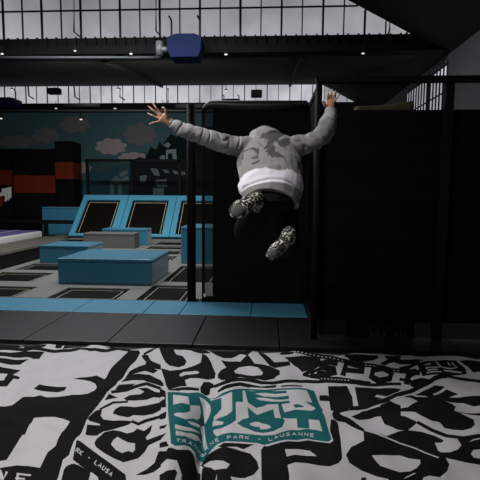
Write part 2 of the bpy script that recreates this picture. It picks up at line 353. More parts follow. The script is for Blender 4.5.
# ================================================================== TRAMPOLINE COURT
beds = [(-4.85, -3.9, 6.60, 7.38, 'small black trampoline behind the blue edge pad at the far left'),
        (-3.36, -2.28, 6.60, 7.38, 'small black trampoline just in front of the big blue foam box'),
        (-1.97, -1.22, 6.60, 7.72, 'black trampoline right of the big blue box, behind the thick net post'),
        (-5.35, -4.27, 7.83, 8.72, 'black trampoline left of the big blue foam box, second row'),
        (-1.9, -0.95, 8.05, 9.9, 'black trampoline in front of the tall blue block on the right'),
        (-5.30, -3.95, 9.05, 9.88, 'black trampoline just in front of the low blue foam box'),
        (-3.55, -2.30, 9.6, 10.4, 'black trampoline right behind the big blue foam box'),
        (-3.55, -2.30, 10.75, 11.5, 'black trampoline right of the grey foam box, nearest of four rows'),
        (-3.55, -2.30, 11.85, 12.6, 'black trampoline right of the grey foam box, second of four rows'),
        (-3.55, -2.30, 12.95, 13.7, 'black trampoline right of the grey foam box, third of four rows'),
        (-3.55, -2.30, 14.05, 15.1, 'black trampoline at the foot of the third blue ramp'),
        (-7.05, -5.5, 9.0, 15.6, 'long black trampoline lane along the left of the foam boxes')]
X0, X1, Y0, Y1 = -7.1, -0.3, 6.59, 15.9
xs = sorted({X0, X1, *[b_[0] for b_ in beds], *[b_[1] for b_ in beds]}); ys = sorted({Y0, Y1, *[b_[2] for b_ in beds], *[b_[3] for b_ in beds]})
p = MB()
XN, YN = -1.20, 6.75       # the cage stands in this corner
xs = sorted(set(xs) | {XN}); ys = sorted(set(ys) | {YN})
for i in range(len(xs)-1):
    for j in range(len(ys)-1):
        cx, cy = (xs[i]+xs[i+1])/2, (ys[j]+ys[j+1])/2
        if cx > XN and cy < YN: continue
        if not any(b_[0] < cx < b_[1] and b_[2] < cy < b_[3] for b_ in beds):
            p.quad((xs[i], ys[j], 0.006), (xs[i+1], ys[j], 0.006), (xs[i+1], ys[j+1], 0.006), (xs[i], ys[j+1], 0.006))
for x0, x1, y0, y1, _ in beds:
    for q in (((x0, y0), (x1, y0)), ((x1, y0), (x1, y1)), ((x1, y1), (x0, y1)), ((x0, y1), (x0, y0))):
        p.quad((*q[0], -0.045), (*q[1], -0.045), (*q[1], 0.006), (*q[0], 0.006))
for q in (((X0, Y0), (XN, Y0)), ((XN, Y0), (XN, YN)), ((XN, YN), (X1, YN)), ((X1, YN), (X1, Y1)), ((X1, Y1), (X0, Y1)), ((X0, Y1), (X0, Y0))):
    p.quad((*q[0], -0.045), (*q[1], -0.045), (*q[1], 0.006), (*q[0], 0.006))
tag(p.build('safety_padding', M['greypad']), 'grey safety padding surrounding the black floor trampolines', 'padding')
for x0, x1, y0, y1, lab in beds:
    t = thing('trampoline', ((x0+x1)/2, (y0+y1)/2, 0), lab, 'trampoline', 'black trampolines set in the grey padding')
    bx((x0+0.012, y0+0.012, -0.04), (x1-0.012, y1-0.012, -0.02)).build('jump_bed', M['bed'], t)
    l = MB(); i_ = 0.09; w_ = 0.014; z0, z1 = -0.02, -0.016
    l.box((x0+i_, y0+i_, z0), (x0+i_+w_, y1-i_, z1)); l.box((x1-i_-w_, y0+i_, z0), (x1-i_, y1-i_, z1))
    l.box((x0+i_, y0+i_, z0), (x1-i_, y0+i_+w_, z1)); l.box((x0+i_, y1-i_-w_, z0), (x1-i_, y1-i_, z1))
    l.build('border_line', M['line'], t)
for k in range(4):
    xa = -7.43 - k*0.30
    t = thing('padding_strip', (xa+0.15, 12.8, 0), ['long grey padding strip beside the black trampoline lane', 'long grey padding strip, second from the black trampoline lane', 'long grey padding strip, third from the black trampoline lane', 'long grey padding strip beside the purple track'][k], 'padding', 'long grey padding strips left of the trampoline lane')
    bx((xa, 8.2, -0.044), (xa+0.24, (15.8, 17.3, 17.3, 16.4)[k], 0.006)).build('pad', M['darkpad'], t, bevel=0.012)
    bx((xa+0.20, 8.22, 0.006), (xa+0.235, 15.75, 0.010)).build('seam_line', M['line'], t)
def foam(x0, x1, y0, y1, z0, z1, m, lab, group='foam boxes on the trampoline court', cat='foam box', name='foam_box', rz=0.0):
    t = thing(name, ((x0+x1)/2, (y0+y1)/2, z0), lab, cat, group)
    bx((x0, y0, z0), (x1, y1, z1-0.055)).build('body', m, t, bevel=0.018)
    bx((x0, y0, z1-0.053), (x1, y1, z1)).build('lid', m, t, bevel=0.018)
    s = MB(); s.box((x0+0.01, y0-0.004, z1-0.07), (x1-0.01, y0+0.01, z1-0.066)); s.build('seam', M['blackfoam'], t)
    t.rotation_euler.z = rz
    return t
foam(-3.70, -2.0, 7.70, 9.05, 0.007, 0.46, M['bluefoam'], 'big low blue foam box in the middle of the court')
foam(-5.2, -4.05, 9.95, 10.9, 0.007, 0.42, M['bluefoam'], 'smaller blue foam box behind and left of the big one')
foam(-5.42, -3.87, 12.95, 13.45, 0.007, 0.45, M['greyfoam'], 'grey foam box between the blue boxes')
foam(-5.15, -3.72, 13.75, 14.35, 0.007, 0.52, M['bluefoam'], 'blue foam box half hidden behind the grey box')
foam(-1.98, -0.45, 10.25, 11.4, 0.007, 0.86, M['bluefoam'], 'tall blue foam block behind the thick net post')
# angled trampolines against the back
RX = [-7.2, -5.40, -3.50, -1.60, 0.3]
rl = ['light blue angled wall trampoline, leftmost of the row', 'light blue angled wall trampoline directly right of the leftmost one', 'light blue angled wall trampoline behind the thick net post', 'light blue angled wall trampoline behind the black net curtain']
ya, yb, zt = 15.95, 17.5, 1.47
dn = Vector((0, yb-ya, zt)).normalized(); nn = Vector((0, -dn.z, dn.y)); Lr = Vector((0, yb-ya, zt)).length
for k in range(4):
    t = thing('angled_trampoline', ((RX[k]+RX[k+1])/2, ya, 0), rl[k], 'trampoline', 'light blue angled trampolines against the back net')
    o0 = Vector((RX[k]+0.01, ya, 0.02)); w = RX[k+1]-RX[k]-0.02
    def P(u, v, d=0): return o0 + Vector((u, 0, 0)) + dn*v + nn*d
    u0, u1, v0, v1 = 0.20, w-0.27, 0.12, Lr-0.27
    fr = MB()
    for (a0, a1, c0, c1) in ((0, u0, 0, Lr), (u1, w, 0, Lr), (u0, u1, 0, v0), (u0, u1, v1, Lr)):
        fr.prism([P(a0, c0), P(a1, c0), P(a1, c1), P(a0, c1)], nn*0.10)
    fr.build('pad_frame', M['bluepale'], t)
    MB().prism([P(u0, v0), P(u1, v0), P(u1, v1), P(u0, v1)], nn*0.03).build('jump_bed', M['bedbrown'], t)
    l = MB(); g = 0.08; s_ = 0.024
    for (a0, a1, c0, c1) in ((u0+g, u0+g+s_, v0+g, v1-g), (u1-g-s_, u1-g, v0+g, v1-g), (u0+g, u1-g, v1-g-s_, v1-g)):
        l.prism([P(a0, c0, 0.03), P(a1, c0, 0.03), P(a1, c1, 0.03), P(a0, c1, 0.03)], nn*0.008)
    l.build('border_line', M['line'], t)
    MB().prism([(RX[k]+0.01, ya+0.2, -0.044), (RX[k+1]-0.01, ya+0.2, -0.044), (RX[k+1]-0.01, yb, -0.044), (RX[k]+0.01, yb, -0.044)], (0, 0, 0.06)).build('base', M['blackfoam'], t)
# net fence above the ramps
t = thing('net_fence', (-3.5, 17.75, 0), 'black net fence standing behind the light blue angled trampolines', 'net')
for X in (-7.18, -5.38, -3.45, -1.6, 0.3):
    bx((X-0.05, 17.7, -0.045), (X+0.05, 17.8, 2.95)).build('post', M['post'], t)
bx((-7.23, 17.7, 2.88), (0.35, 17.8, 2.98)).build('top_rail', M['post'], t)
MB().quad((-7.18, 17.75, 1.4), (0.3, 17.75, 1.4), (0.3, 17.75, 2.9), (-7.18, 17.75, 2.9)).build('net_mesh', M['netthin'], t)

# ================================================================== LEFT: PADDED BLOCKS, TRACK, RAIL
def block(xa, xb, yt, r0, r1, Y, lab, dp=0.9):
    a = at(xa, yt, Y); b_ = at(xb, yt, Y); za = at(xa, r0, Y).z; zb = at(xa, r1, Y).z
    t = thing('padded_block', ((a.x+b_.x)/2, Y, 0), lab, 'padded block', 'black and red padded blocks at the far left')
    bx((a.x, Y, -0.045), (b_.x, Y+dp, zb)).build('lower_pad', M['blackfoam'], t, bevel=0.02)
    bx((a.x, Y-0.03, zb), (b_.x, Y+dp, za)).build('red_pad', M['red'], t, bevel=0.02)
    bx((a.x, Y, za), (b_.x, Y+dp, a.z)).build('upper_pad', M['blackfoam'], t, bevel=0.02)
block(-26, 12, 149, 170, 185, 18.75, 'black padded block with a dark red band at the left edge', 0.8)
block(12.3, 28, 149, 175, 193, 18.55, 'black padded block with the left half of the long red band')
block(28.3, 54, 149, 175.5, 193, 18.55, 'black padded block with the right half of the long red band')
block(54.3, 72, 141, 162, 179, 18.5, 'taller black padded block with a higher red band')
a = at(-26, 212, 18.2); b_ = at(12, 187, 18.2)
t = thing('arrow_board', ((a.x+b_.x)/2, 18.2, 0), 'black board with white chevron arrows at the left edge', 'board')
bx((a.x, 18.2, -0.045), (b_.x, 18.3, b_.z+0.05)).build('board', M['blackfoam'], t)
for q, m_ in (([(2, 189), (11.5, 186.8), (11.5, 197), (8, 201), (8, 191), (2, 192.5)], 'white'), ([(-3, 193.5), (7.5, 191), (7.5, 200), (5, 202), (5, 195.5), (-3, 197)], 'white'), ([(-20, 200), (3, 196), (3, 206), (-20, 208)], 'red')):
    MB().prism([at(x, y, 18.2) for x, y in q], (0, -0.02, 0)).build('arrow_mark', M[m_], t)
foam(-8.95, -7.3, 17.45, 18.15, -0.044, 1.06, M['bluefoam'], 'blue foam block left of the angled trampolines, behind the dark rail', 'foam boxes on the trampoline court')
t = thing('barrier_rail', (-9, 16.6, 0), 'dark horizontal rail crossing in front of the red blocks', 'rail')
bx((-13, 16.55, 0.46), (-7.28, 16.68, 0.60)).build('rail', M['post'], t, bevel=0.01)
for X in (-8.39, -12.8): bx((X-0.07, 16.56, -0.045), (X+0.07, 16.67, 0.46)).build('post', M['post'], t)
t = thing('air_track', (-10.2, 13, 0), 'purple inflatable track with white edges at the left', 'track')
bx((-12.6, 9.0, -0.044), (-8.42, 16.4, 0.20)).build('side', M['white'], t, bevel=0.06)
bx((-12.3, 9.1, 0.20), (-8.52, 16.3, 0.225)).build('top', M['purple'], t)
l = MB()
for X in (-9.3, -10.6): l.box((X, 9.1, 0.225), (X+0.06, 16.3, 0.229))
l.build('marking_line', M['white'], t)

# ================================================================== NETS AND CURTAINS
def cloth(x0, x1, z0, z1, y, amp, seed, nx=40, nz=60):
    vs = []; fs = []
    for j in range(nz+1):
        for i in range(nx+1):
            x = x0+(x1-x0)*i/nx; z = z0+(z1-z0)*j/nz
            n = noise.noise(Vector((x*0.9+seed, z*3.2, seed))) + 0.5*noise.noise(Vector((x*2+seed, z*9, 3)))
            rid = math.exp(-((z*2.2+0.12*math.sin(x*1.3+seed)) % 1.0-0.5)**2/0.004)
            vs.append((x, y+amp*n-amp*0.8*rid, z))
    for j in range(nz):
        for i in range(nx):
            k = j*(nx+1)+i; fs.append((k, k+1, k+nx+2, k+nx+1))
    return MB().add(vs, fs)
# cage back: thick post, thin post and curtain
YC = 6.66
tag(MB().tube([(-1.125, YC, -0.044), (-1.125, YC, 1.6), (-1.125, YC, 2.9)], 0.066, 14).build('net_post', M['post'], smooth=True), 'thick black padded post standing left of the black curtain', 'post')
t = thing('net_curtain', (-0.2, YC, 0), 'black see-through net curtain hanging behind the jumping boy', 'curtain')
bx((-0.965, YC-0.03, -0.044), (-0.925, YC+0.02, 2.9)).build('post', M['post'], t)
bx((-0.965, YC-0.03, -0.044), (0.57, YC+0.03, 0.07)).build('bottom_rail', M['post'], t)
MB().quad((-0.94, YC-0.005, 0.05), (0.55, YC-0.005, 0.05), (0.55, YC-0.005, 2.93), (-0.94, YC-0.005, 2.93)).build('net_mesh', M['net'], t)
bx((-0.935, YC-0.065, 0.075), (-0.90, YC-0.035, 0.12)).build('tag', M['white'], t)
cloth(-0.81, 0.63, 0.06, 2.93, YC+0.06, 0.015, 3).build('backing_tarpaulin', M['tarp'], t, smooth=True)
vs = []; fs = []; n = 30      # sagging fold of tarpaulin along the top
for i in range(n+1):
    u = i/n; x = -0.95+1.5*u; sag = 0.035*math.sin(math.pi*u)
    zt_ = 2.965 - 0.10*math.exp(-u/0.03) - 0.01*u
    for (dy, dz) in ((0.03, 0), (-0.06, -0.012), (-0.085, -0.05-sag*0.6), (-0.06, -0.09-sag*1.6), (0.0, -0.10-sag*1.9)):
        vs.append((x, YC+dy, zt_+dz))
for i in range(n):
    for j in range(4): fs.append((i*5+j, i*5+j+1, i*5+5+j+1, i*5+5+j))
MB().add(vs, fs).build('top_fold', M['tarpsheen'], t, smooth=True)
# big front curtain
t = thing('cage_curtain', (2.4, 4.95, 0), 'big black curtain with a net strip on top filling the right side', 'curtain')
MB().tube([(0.545, 4.97, 0.001), (0.535, 4.97, 2.82)], 0.036, 14).build('corner_post', M['post'], t, smooth=True)
bx((1.86, 4.98, 0.001), (1.95, 5.06, 2.82)).build('post', M['post'], t)
bx((0.50, 4.93, 2.79), (4.3, 5.01, 2.85)).build('top_rail', M['post'], t)
cloth(0.555, 4.3, 0.20, 2.52, 5.03, 0.022, 7, 70, 70).build('tarpaulin', M['tarp'], t, smooth=True)
MB().quad((0.60, 5.03, 2.48), (4.3, 5.03, 2.48), (4.3, 5.03, 2.80), (0.60, 5.03, 2.80)).build('net_mesh', M['netthin'], t)
MB().quad((0.60, 5.03, 0.03), (4.3, 5.03, 0.005), (4.3, 5.03, 0.22), (0.60, 5.03, 0.22)).build('lower_net', M['netdense'], t)
# side curtain of the cage, seen edge-on
t = thing('side_curtain', (0.58, 6.0, 0), 'black side curtain of the cage running away behind the corner post', 'curtain')
MB().quad((0.585, 5.08, 0.05), (0.585, 6.60, 0.05), (0.585, 6.60, 2.9), (0.585, 5.08, 2.9)).build('net_mesh', M['tarp'], t)
bx((0.57, 5.08, 2.84), (0.60, 6.6, 2.90)).build('top_rail', M['post'], t)
bx((0.56, 6.60, -0.044), (0.60, 6.62, 2.9)).build('post', M['post'], t)
# things dimly seen through the cage
yc = MB(); n = 14
vs = []; fs = []
for i in range(n+1):
    q = at(356+58*i/n, 106-5.5*(i/n)**2, 6.4); vs += [q, q+Vector((0, 0.25, -0.02)), q+Vector((0, 0.2, -0.13-0.02*math.sin(i))), q+Vector((0, -0.02, -0.12-0.02*math.sin(i*1.7)))]
for i in range(n):
    for j in range(4): fs.append((i*4+j, i*4+(j+1) % 4, i*4+4+(j+1) % 4, i*4+4+j))
yc.add(vs, fs + [(0, 1, 2, 3), (n*4+3, n*4+2, n*4+1, n*4)])
t = thing('lit_patch_strip', at(385, 106, 6.4), 'yellowish strip standing for a warm lit patch behind the net at upper right', 'cloth')  # made-up drape, shaped and coloured as a warm lit patch
yc.build('cloth', M['yellow'], t, smooth=True)
bx((at(350, 106, 6.4).x, 6.5, 2.56), (4.3, 6.56, 2.66)).build('carrying_rail', M['post'], t)

t = thing('marked_pad', (1.3, 5.12, 0), 'dark pad with pale curved marks dimly seen under the big curtain', 'pad')
bx((0.95, 5.12, 0.001), (1.7, 5.3, 0.3)).build('pad', M['post'], t, bevel=0.02)
for q in ([(366, 323), (370, 323), (375, 336.5), (371, 336.5)], [(372, 323), (376, 323), (381, 336.5), (377, 336.5)], [(382, 323), (386, 323), (386, 336.5), (382, 336.5)], [(386, 323), (391, 327), (391, 331), (386, 332)], [(394, 323), (398, 323), (398, 336.5), (394, 336.5)], [(400, 323), (402, 323), (402, 336.5), (400, 336.5)], [(404, 323), (406, 323), (406, 336.5), (404, 336.5)]):
    MB().prism([at(x, y, 5.12) for x, y in q], (0, -0.006, 0)).build('mark', M['palemark'], t)

# ================================================================== AIRBAG WITH ITS PRINT
def air_h(x, y):
    u=x+0.425+0.08*(y-3.0)
    g=1/(1+math.exp((y-3.35)/0.09))
    v=0.15*math.exp(-abs(u)/0.055 if abs(u)>0.02 else -(u/0.033)**2)*g-0.035*math.exp(-((u+0.17)/0.07)**2)*g-0.03*math.exp(-((u-0.16)/0.07)**2)*g
    w=0.010*math.sin(9*x+5.0*y+1.3*math.sin(3*x))+0.007*math.sin(-7*x+13*y+2*math.sin(2.3*x+1))+0.004*math.sin(23*x+4*y)
    c=0.0
    for (a,b,d,f) in ((0.35,1.0,-2.35,0.9),(-0.5,1.0,-3.3,0.5),(0.8,0.6,-1.2,0.7),(-0.25,1.0,-3.75,0.6),(0.9,-0.4,2.6,0.6)):
        q=a*x+b*y+d+0.06*math.sin(3.1*x+f*7)
        c+=0.014*f*math.exp(-abs(q)/0.035)
    w+=c
    z=0.016*math.sin(14*y+3*x)*math.exp(-((x+1.25)**2/0.12+(y-3.1)**2/0.35))
    w+=z
    b = 0.03*math.exp(-((x+1.0)**2/0.9+(y-3.4)**2/0.5))+0.02*math.exp(-((x-0.6)**2/0.5+(y-3.0)**2/0.3))
    e = -0.03*math.exp(-(4.58-y)/0.04)
    return -0.005+b-v+w+e
# printed shapes: colour (0 white, 1 black, 2 teal) then x, y pairs in millimetres on the airbag's top
PRINT = [[1,-3895,4405,-3704,4405,-3704,4295,-3895,4295],
[1,-3744,4350,-3744,3730,-3855,3730,-3855,4350],
[1,-3550,4350,-3550,3730,-3660,3730,-3660,4350],
[1,-3359,4350,-3359,3730,-3469,3730,-3469,4350],
[1,-3605,4095,-3414,4095,-3414,3985,-3605,3985],
[1,-3143,4295,-3262,4335,-3262,3745,-3143,3785,-3143,3675,-3368,3715,-3368,4365,-3143,4405],
[1,-3315,4095,-3181,4095,-3181,3985,-3315,3985],
[1,-3705,3500,-3705,3000,-3761,2845,-3907,2850,-3957,3020,-3851,3050,-3815,2910,-3846,2915,-3815,3008,-3815,3500],
[1,-3631,3500,-3632,3008,-3601,2915,-3629,2915,-3598,3008,-3598,3500,-3488,3500,-3488,3000,-3543,2845,-3686,2845,-3741,3000,-3741,3500],
[1,-3524,2880,-3522,3515,-3397,3183,-3273,3515,-3270,2880,-3380,2880,-3378,3485,-3397,3073,-3416,3485,-3414,2880],
[1,-3306,2880,-3305,3511,-3079,3492,-3071,3201,-3228,3109,-3275,3209,-3173,3241,-3179,3446,-3198,3489,-3196,2880],
[1,-3806,2548,-3808,2600,-3842,2518,-3827,2397,-3733,2333,-3713,2144,-3808,1980,-3935,2052,-3859,2132,-3856,2080,-3822,2164,-3831,2285,-3924,2345,-3951,2534,-3856,2700,-3729,2628],
[1,-3741,2030,-3740,2661,-3514,2642,-3506,2351,-3663,2259,-3710,2359,-3608,2391,-3614,2596,-3633,2639,-3631,2030],
[1,-3346,2629,-3407,2487,-3407,2193,-3397,2085,-3387,2193,-3387,2487,-3448,2629,-3346,2671,-3278,2503,-3278,2177,-3397,1975,-3516,2177,-3516,2503,-3448,2671],
[1,-3251,2705,-3108,2705,-3108,2595,-3251,2595],
[1,-3125,2650,-3125,2030,-3235,2030,-3235,2650],
[1,2540,4405,2760,4405,2760,4295,2540,4295],
[1,2705,4350,2705,3730,2595,3730,2595,4350],
[1,2928,4350,2928,3730,2818,3730,2818,4350],
[1,3148,4350,3148,3730,3038,3730,3038,4350],
[1,2873,4095,3093,4095,3093,3985,2873,3985],
[1,3405,4295,3259,4333,3259,3747,3405,3785,3405,3675,3154,3713,3154,4367,3405,4405],
[1,3207,4095,3361,4095,3361,3985,3207,3985],
[1,2750,3500,2750,3000,2686,2843,2535,2847,2478,3018,2582,3052,2624,2913,2605,2917,2640,3008,2640,3500],
[1,2835,3500,2835,3008,2870,2917,2855,2917,2890,3008,2890,3500,3000,3500,3000,3000,2936,2843,2789,2843,2725,3000,2725,3500],
[1,2975,2880,2978,3517,3113,3183,3247,3517,3250,2880,3140,2880,3143,3483,3113,3073,3082,3483,3085,2880],
[1,3225,2880,3226,3513,3469,3495,3479,3198,3301,3108,3259,3210,3378,3244,3372,3443,3334,3487,3335,2880],
[1,2651,2546,2634,2599,2592,2516,2610,2400,2718,2336,2741,2143,2634,1979,2503,2050,2574,2134,2591,2081,2633,2165,2622,2282,2516,2342,2484,2536,2591,2701,2722,2630],
[1,2725,2030,2726,2663,2969,2645,2979,2348,2801,2258,2759,2360,2878,2394,2872,2593,2834,2637,2835,2030],
[1,3162,2626,3093,2486,3093,2194,3113,2085,3132,2194,3132,2486,3063,2626,3162,2674,3241,2504,3241,2176,3113,1975,2984,2176,2984,2504,3063,2674],
[1,3280,2705,3445,2705,3445,2595,3280,2595],
[1,3418,2650,3418,2030,3308,2030,3308,2650],
[1,-3090,4253,-2554,4323,-2391,4377,-2268,4340,-2102,4255,-1983,4340,-1919,4431,-1781,4345,-1607,4349,-1522,4455,-1384,4413,-1429,4565,-1566,4565,-1644,4447,-1804,4414,-1997,4565,-2042,4460,-2165,4389,-2300,4413,-2440,4471,-2602,4405,-3154,4344],
[1,-3266,4501,-2676,4565,-2538,4464,-2626,4356,-3159,4351],
[1,-2616,4565,-2307,4509,-2307,4427,-2519,4440],
[1,-2236,4565,-2165,4565,-2130,4451,-2185,4434],
[1,-2140,4565,-2040,4565,-1997,4565,-2104,4432],
[1,-3079,4238,-2571,4261,-2469,4357,-2244,4324,-2181,4099,-2242,4097,-2366,4201,-2484,4169,-3005,4132],
[1,-2989,4109,-2485,4115,-2289,4104,-2302,3970,-2392,3956,-2890,3968],
[1,-2813,3860,-2351,3887,-2233,3861,-2237,3732,-2330,3770,-2719,3726],
[1,-2302,3771,-2231,3731,-2134,3675,-2131,3635,-2175,3640,-2153,3505,-2453,3349,-2568,3512,-2232,3589],
[1,-1867,3397,-1867,3486,-1803,3475,-1708,3482,-1635,3496,-1626,3432,-1659,3381,-1735,3380,-1804,3378],
[1,-2279,3104,-1918,3178,-1889,3281,-1809,3284,-1772,3319,-1703,3289,-1612,3294,-1524,3367,-1471,3369,-1403,3367,-1361,3396,-1357,3434,-1412,3543,-1479,3610,-1555,3637,-1651,3644,-1603,3682,-1502,3706,-1467,3716,-1371,3638,-1364,3646,-1407,4050,-1402,4363,-1426,4520,-1304,4441,-1266,4369,-1258,4245,-1236,3844,-1213,3471,-1255,3385,-1267,3265,-1241,3074,-1249,2955,-1226,2786,-1219,2681,-1180,2521,-1199,2481,-1089,2072,-1560,2082],
[0,-1638,2974,-1561,2980,-1493,2991,-1420,2978,-1363,2946,-1352,2793,-1339,2718,-1313,2627,-1332,2557,-1303,2409,-1451,2422,-1799,2422,-1815,2445,-1560,2501,-1583,2722,-1566,2724,-1604,2846],
[0,-2191,2978,-1868,2962,-2161,2936],
[0,-1759,2366,-1454,2291,-1465,2356,-1487,2371,-1462,2311,-1534,2400],
[0,-1274,2086,-1393,2344,-1410,2353,-1285,2086],
[0,-1397,2334,-1320,2336,-1326,2350,-1404,2349],
[0,-1391,2302,-1337,2304,-1343,2317,-1398,2315],
[1,-1635,4565,-1573,4565,-1607,4488,-1681,4485],
[1,-1473,4565,-1381,4565,-1376,4565,-1457,4565],
[1,-1315,4522,-1256,4565,-1193,4565,-1218,4565,-1289,4565,-1359,4565],
[1,-1212,4317,-1169,4400,-1119,4565,-1144,4565,-1193,4449,-1231,4354],
[1,-1215,4326,-1179,4333,-1087,4145,-979,4051,-952,3936,-1022,3960,-973,3922,-999,3848,-1083,3877,-1148,3795,-1208,3703,-1208,3825,-1161,3927,-1118,4018,-1139,4119,-1236,4300],
[1,-1188,3521,-1205,3745,-1122,3801,-1017,3808,-881,3641,-855,3525,-928,3565,-1028,3622,-1104,3593],
[1,-1201,3410,-1187,3469,-1114,3485,-1058,3512,-1080,3428,-1126,3399],
[1,-1216,3373,-1090,3376,-1036,3426,-969,3514,-909,3478,-840,3447,-844,3496,-918,3549,-989,3589,-1059,3475,-1108,3413,-1229,3401],
[1,-1095,3303,-1054,3333,-982,3359,-958,3403,-1020,3432,-954,3463,-873,3411,-825,3402,-799,3294,-862,3314,-904,3275,-988,3248,-1058,3260],
[1,-1244,3294,-1235,3372,-1145,3325,-1206,3315],
[1,-1198,3081,-1178,3173,-1154,3245,-1033,3218,-1046,3256,-1172,3285,-1207,3229,-1220,3120],
[1,-1088,3036,-1095,3095,-1076,3158,-954,3132,-878,3171,-781,3217,-753,3104,-794,3051,-863,3030,-935,3030,-962,3000,-1026,3008],
[1,-1224,3079,-1189,3099,-1167,3011,-1133,2977,-1059,2964,-952,2967,-921,2964,-938,2928,-989,2900,-1063,2875,-1095,2870,-1123,2821,-1166,2810,-1199,2813,-1229,2918,-1185,2920,-1138,2924,-1148,2937,-1225,2952,-1248,2975],
[1,-1087,2686,-1103,2787,-1085,2865,-1029,2876,-976,2861,-920,2828,-884,2851,-867,2893,-809,2851,-769,2919,-759,2833,-777,2775,-735,2703,-732,2668,-741,2620,-766,2573,-810,2546,-845,2522,-915,2543,-994,2588,-1058,2641],
[0,-974,2673,-979,2734,-968,2781,-930,2751,-873,2710,-828,2707,-808,2638,-817,2617,-847,2626,-880,2598,-923,2618],
[1,-767,2739,-724,2762,-678,2780,-664,2727,-705,2700,-738,2671],
[1,-929,2952,-869,2925,-827,2956,-782,2965,-727,3003,-742,3039,-798,3000,-844,2990,-880,2960,-929,2980],
[1,-741,2417,-690,2469,-654,2520,-652,2605,-638,2610,-601,2461,-636,2428,-683,2416],
[1,-1209,2700,-1177,2688,-1101,2628,-997,2551,-902,2488,-799,2417,-676,2131,-821,2098,-941,2363,-986,2404,-1087,2458,-1144,2492,-1169,2578],
[1,-1144,2467,-1087,2455,-1003,2414,-921,2090,-1064,2075,-1168,2441],
[0,-1175,2478,-1089,2467,-1135,2458,-1157,2427,-1157,2384,-1180,2444],
[0,-1156,2563,-1158,2599,-1146,2588,-1146,2583,-1147,2580,-1160,2588,-1160,2579,-1145,2570,-1139,2578,-1143,2595,-1165,2609,-1163,2567],
[0,-1154,2577,-1142,2553,-1137,2555,-1148,2579],
[0,-1133,2586,-1132,2550,-1125,2546,-1126,2582],
[0,-1114,2579,-1132,2565,-1113,2537,-1109,2541,-1125,2562,-1110,2570],
[0,-1065,2529,-1054,2524,-1054,2531,-1065,2537],
[0,-1011,2518,-1013,2486,-993,2471,-993,2478,-1007,2486,-1004,2513],
[0,-977,2463,-968,2486,-964,2454,-958,2452,-967,2493,-983,2469],
[0,-975,2470,-964,2463,-963,2470,-975,2477],
[0,-948,2475,-952,2452,-946,2437,-936,2429,-927,2431,-923,2456,-929,2461,-933,2438,-937,2437,-942,2441,-945,2448,-941,2470],
[0,-897,2436,-906,2447,-918,2447,-916,2431,-904,2418,-904,2415,-910,2415,-917,2424,-920,2419,-910,2407,-899,2406,-900,2422,-911,2435,-913,2439,-906,2439,-900,2430],
[0,-887,2390,-879,2417,-875,2380,-868,2378,-878,2425,-893,2398],
[0,-886,2399,-875,2390,-874,2399,-885,2407],
[1,-1094,4486,-1020,4565,-932,4565,-945,4565,-1040,4565,-1122,4565],
[1,-1122,4565,-953,4565,-824,4565,-621,4565,-556,4462,-640,4379,-709,4407,-760,4459,-829,4484,-938,4458,-935,4442,-892,4345,-816,4297,-749,4128,-753,4050,-805,4012,-890,4029,-947,4100,-1053,4370],
[1,-635,4386,-587,4338,-508,4117,-437,3854,-430,3727,-483,3704,-574,3724,-646,3734,-686,3695,-648,3578,-702,3569,-773,3463,-816,3548,-957,3972,-864,3924,-782,3967,-668,4026,-610,4090,-610,4159],
[0,-764,3842,-740,3915,-617,3913,-583,3865,-604,3830,-709,3831,-738,3785],
[1,-586,4565,-539,4565,-264,4565,-117,4565,-173,4333,-250,4428,-328,4301,-410,4268,-480,4361,-523,4434],
[0,-435,4565,-352,4565,-362,4565,-415,4565],
[1,-415,3816,-398,3960,-359,4043,-427,4202,-368,4189,-257,4223,-240,4210,-175,4364,-99,4145,-30,4138,50,4122,136,3989,133,3871,77,3783,3,3748,-100,3775,-217,3819,-294,3681,-367,3678,-406,3736],
[0,-281,3978,-256,4071,-235,4101,-141,4108,-61,4057,-16,3914,-28,3852,-101,3852,-224,3921,-265,3909],
[1,-897,3670,-849,3587,-828,3521,-865,3525],
[1,-851,3476,-794,3434,-765,3367,-723,3146,-769,3130],
[0,-808,3304,-786,3322,-765,3290,-789,3225],
[1,-756,3431,-675,3499,-535,3516,-540,3552,-687,3556,-769,3473],
[1,-533,3561,-516,3660,-470,3669,-404,3586,-447,3566,-445,3489,-475,3480,-517,3491],
[1,-416,3569,-353,3600,-276,3660,-211,3713,-128,3727,-27,3689,74,3685,188,3726,364,3794,474,3761,681,3733,814,3703,1030,3733,1163,3771,1183,3840,1054,3825,831,3777,693,3795,483,3832,370,3856,189,3790,73,3741,-24,3741,-126,3791,-217,3804,-287,3720,-367,3644,-430,3605],
[1,-363,3465,-329,3520,-255,3581,-207,3629,-125,3629,-25,3585,99,3619,97,3682,-25,3653,-122,3693,-210,3694,-267,3643,-349,3581,-386,3518],
[1,138,3626,224,3613,312,3634,319,3712,228,3683,139,3673],
[1,-87,4565,-37,4565,4,4432,91,4225,240,4290,245,4193,175,4140,93,4067,44,4134,-5,4259,-47,4362],
[1,193,4374,449,4392,555,4416,528,4155,437,4078,386,4024,342,3997,310,4112,269,4212,240,4282],
[1,142,4466,180,4565,298,4506,286,4442,167,4422],
[1,303,4470,411,4402,543,4382,643,4337,719,4264,846,4250,1028,4152,1171,4081,1250,4072,1273,4148,1197,4157,1067,4284,870,4341,754,4414,676,4512,567,4528,437,4565,322,4565],
[0,327,4492,342,4469,348,4498,335,4555],
[0,365,4461,381,4446,387,4473,371,4490],
[0,404,4447,420,4436,427,4466,411,4476],
[0,445,4444,461,4437,468,4469,451,4477],
[0,485,4448,501,4439,508,4470,492,4480],
[0,525,4445,540,4431,548,4462,532,4476],
[0,565,4440,579,4420,586,4451,572,4470],
[0,603,4430,617,4405,625,4439,611,4461],
[0,641,4414,653,4385,663,4423,650,4449],
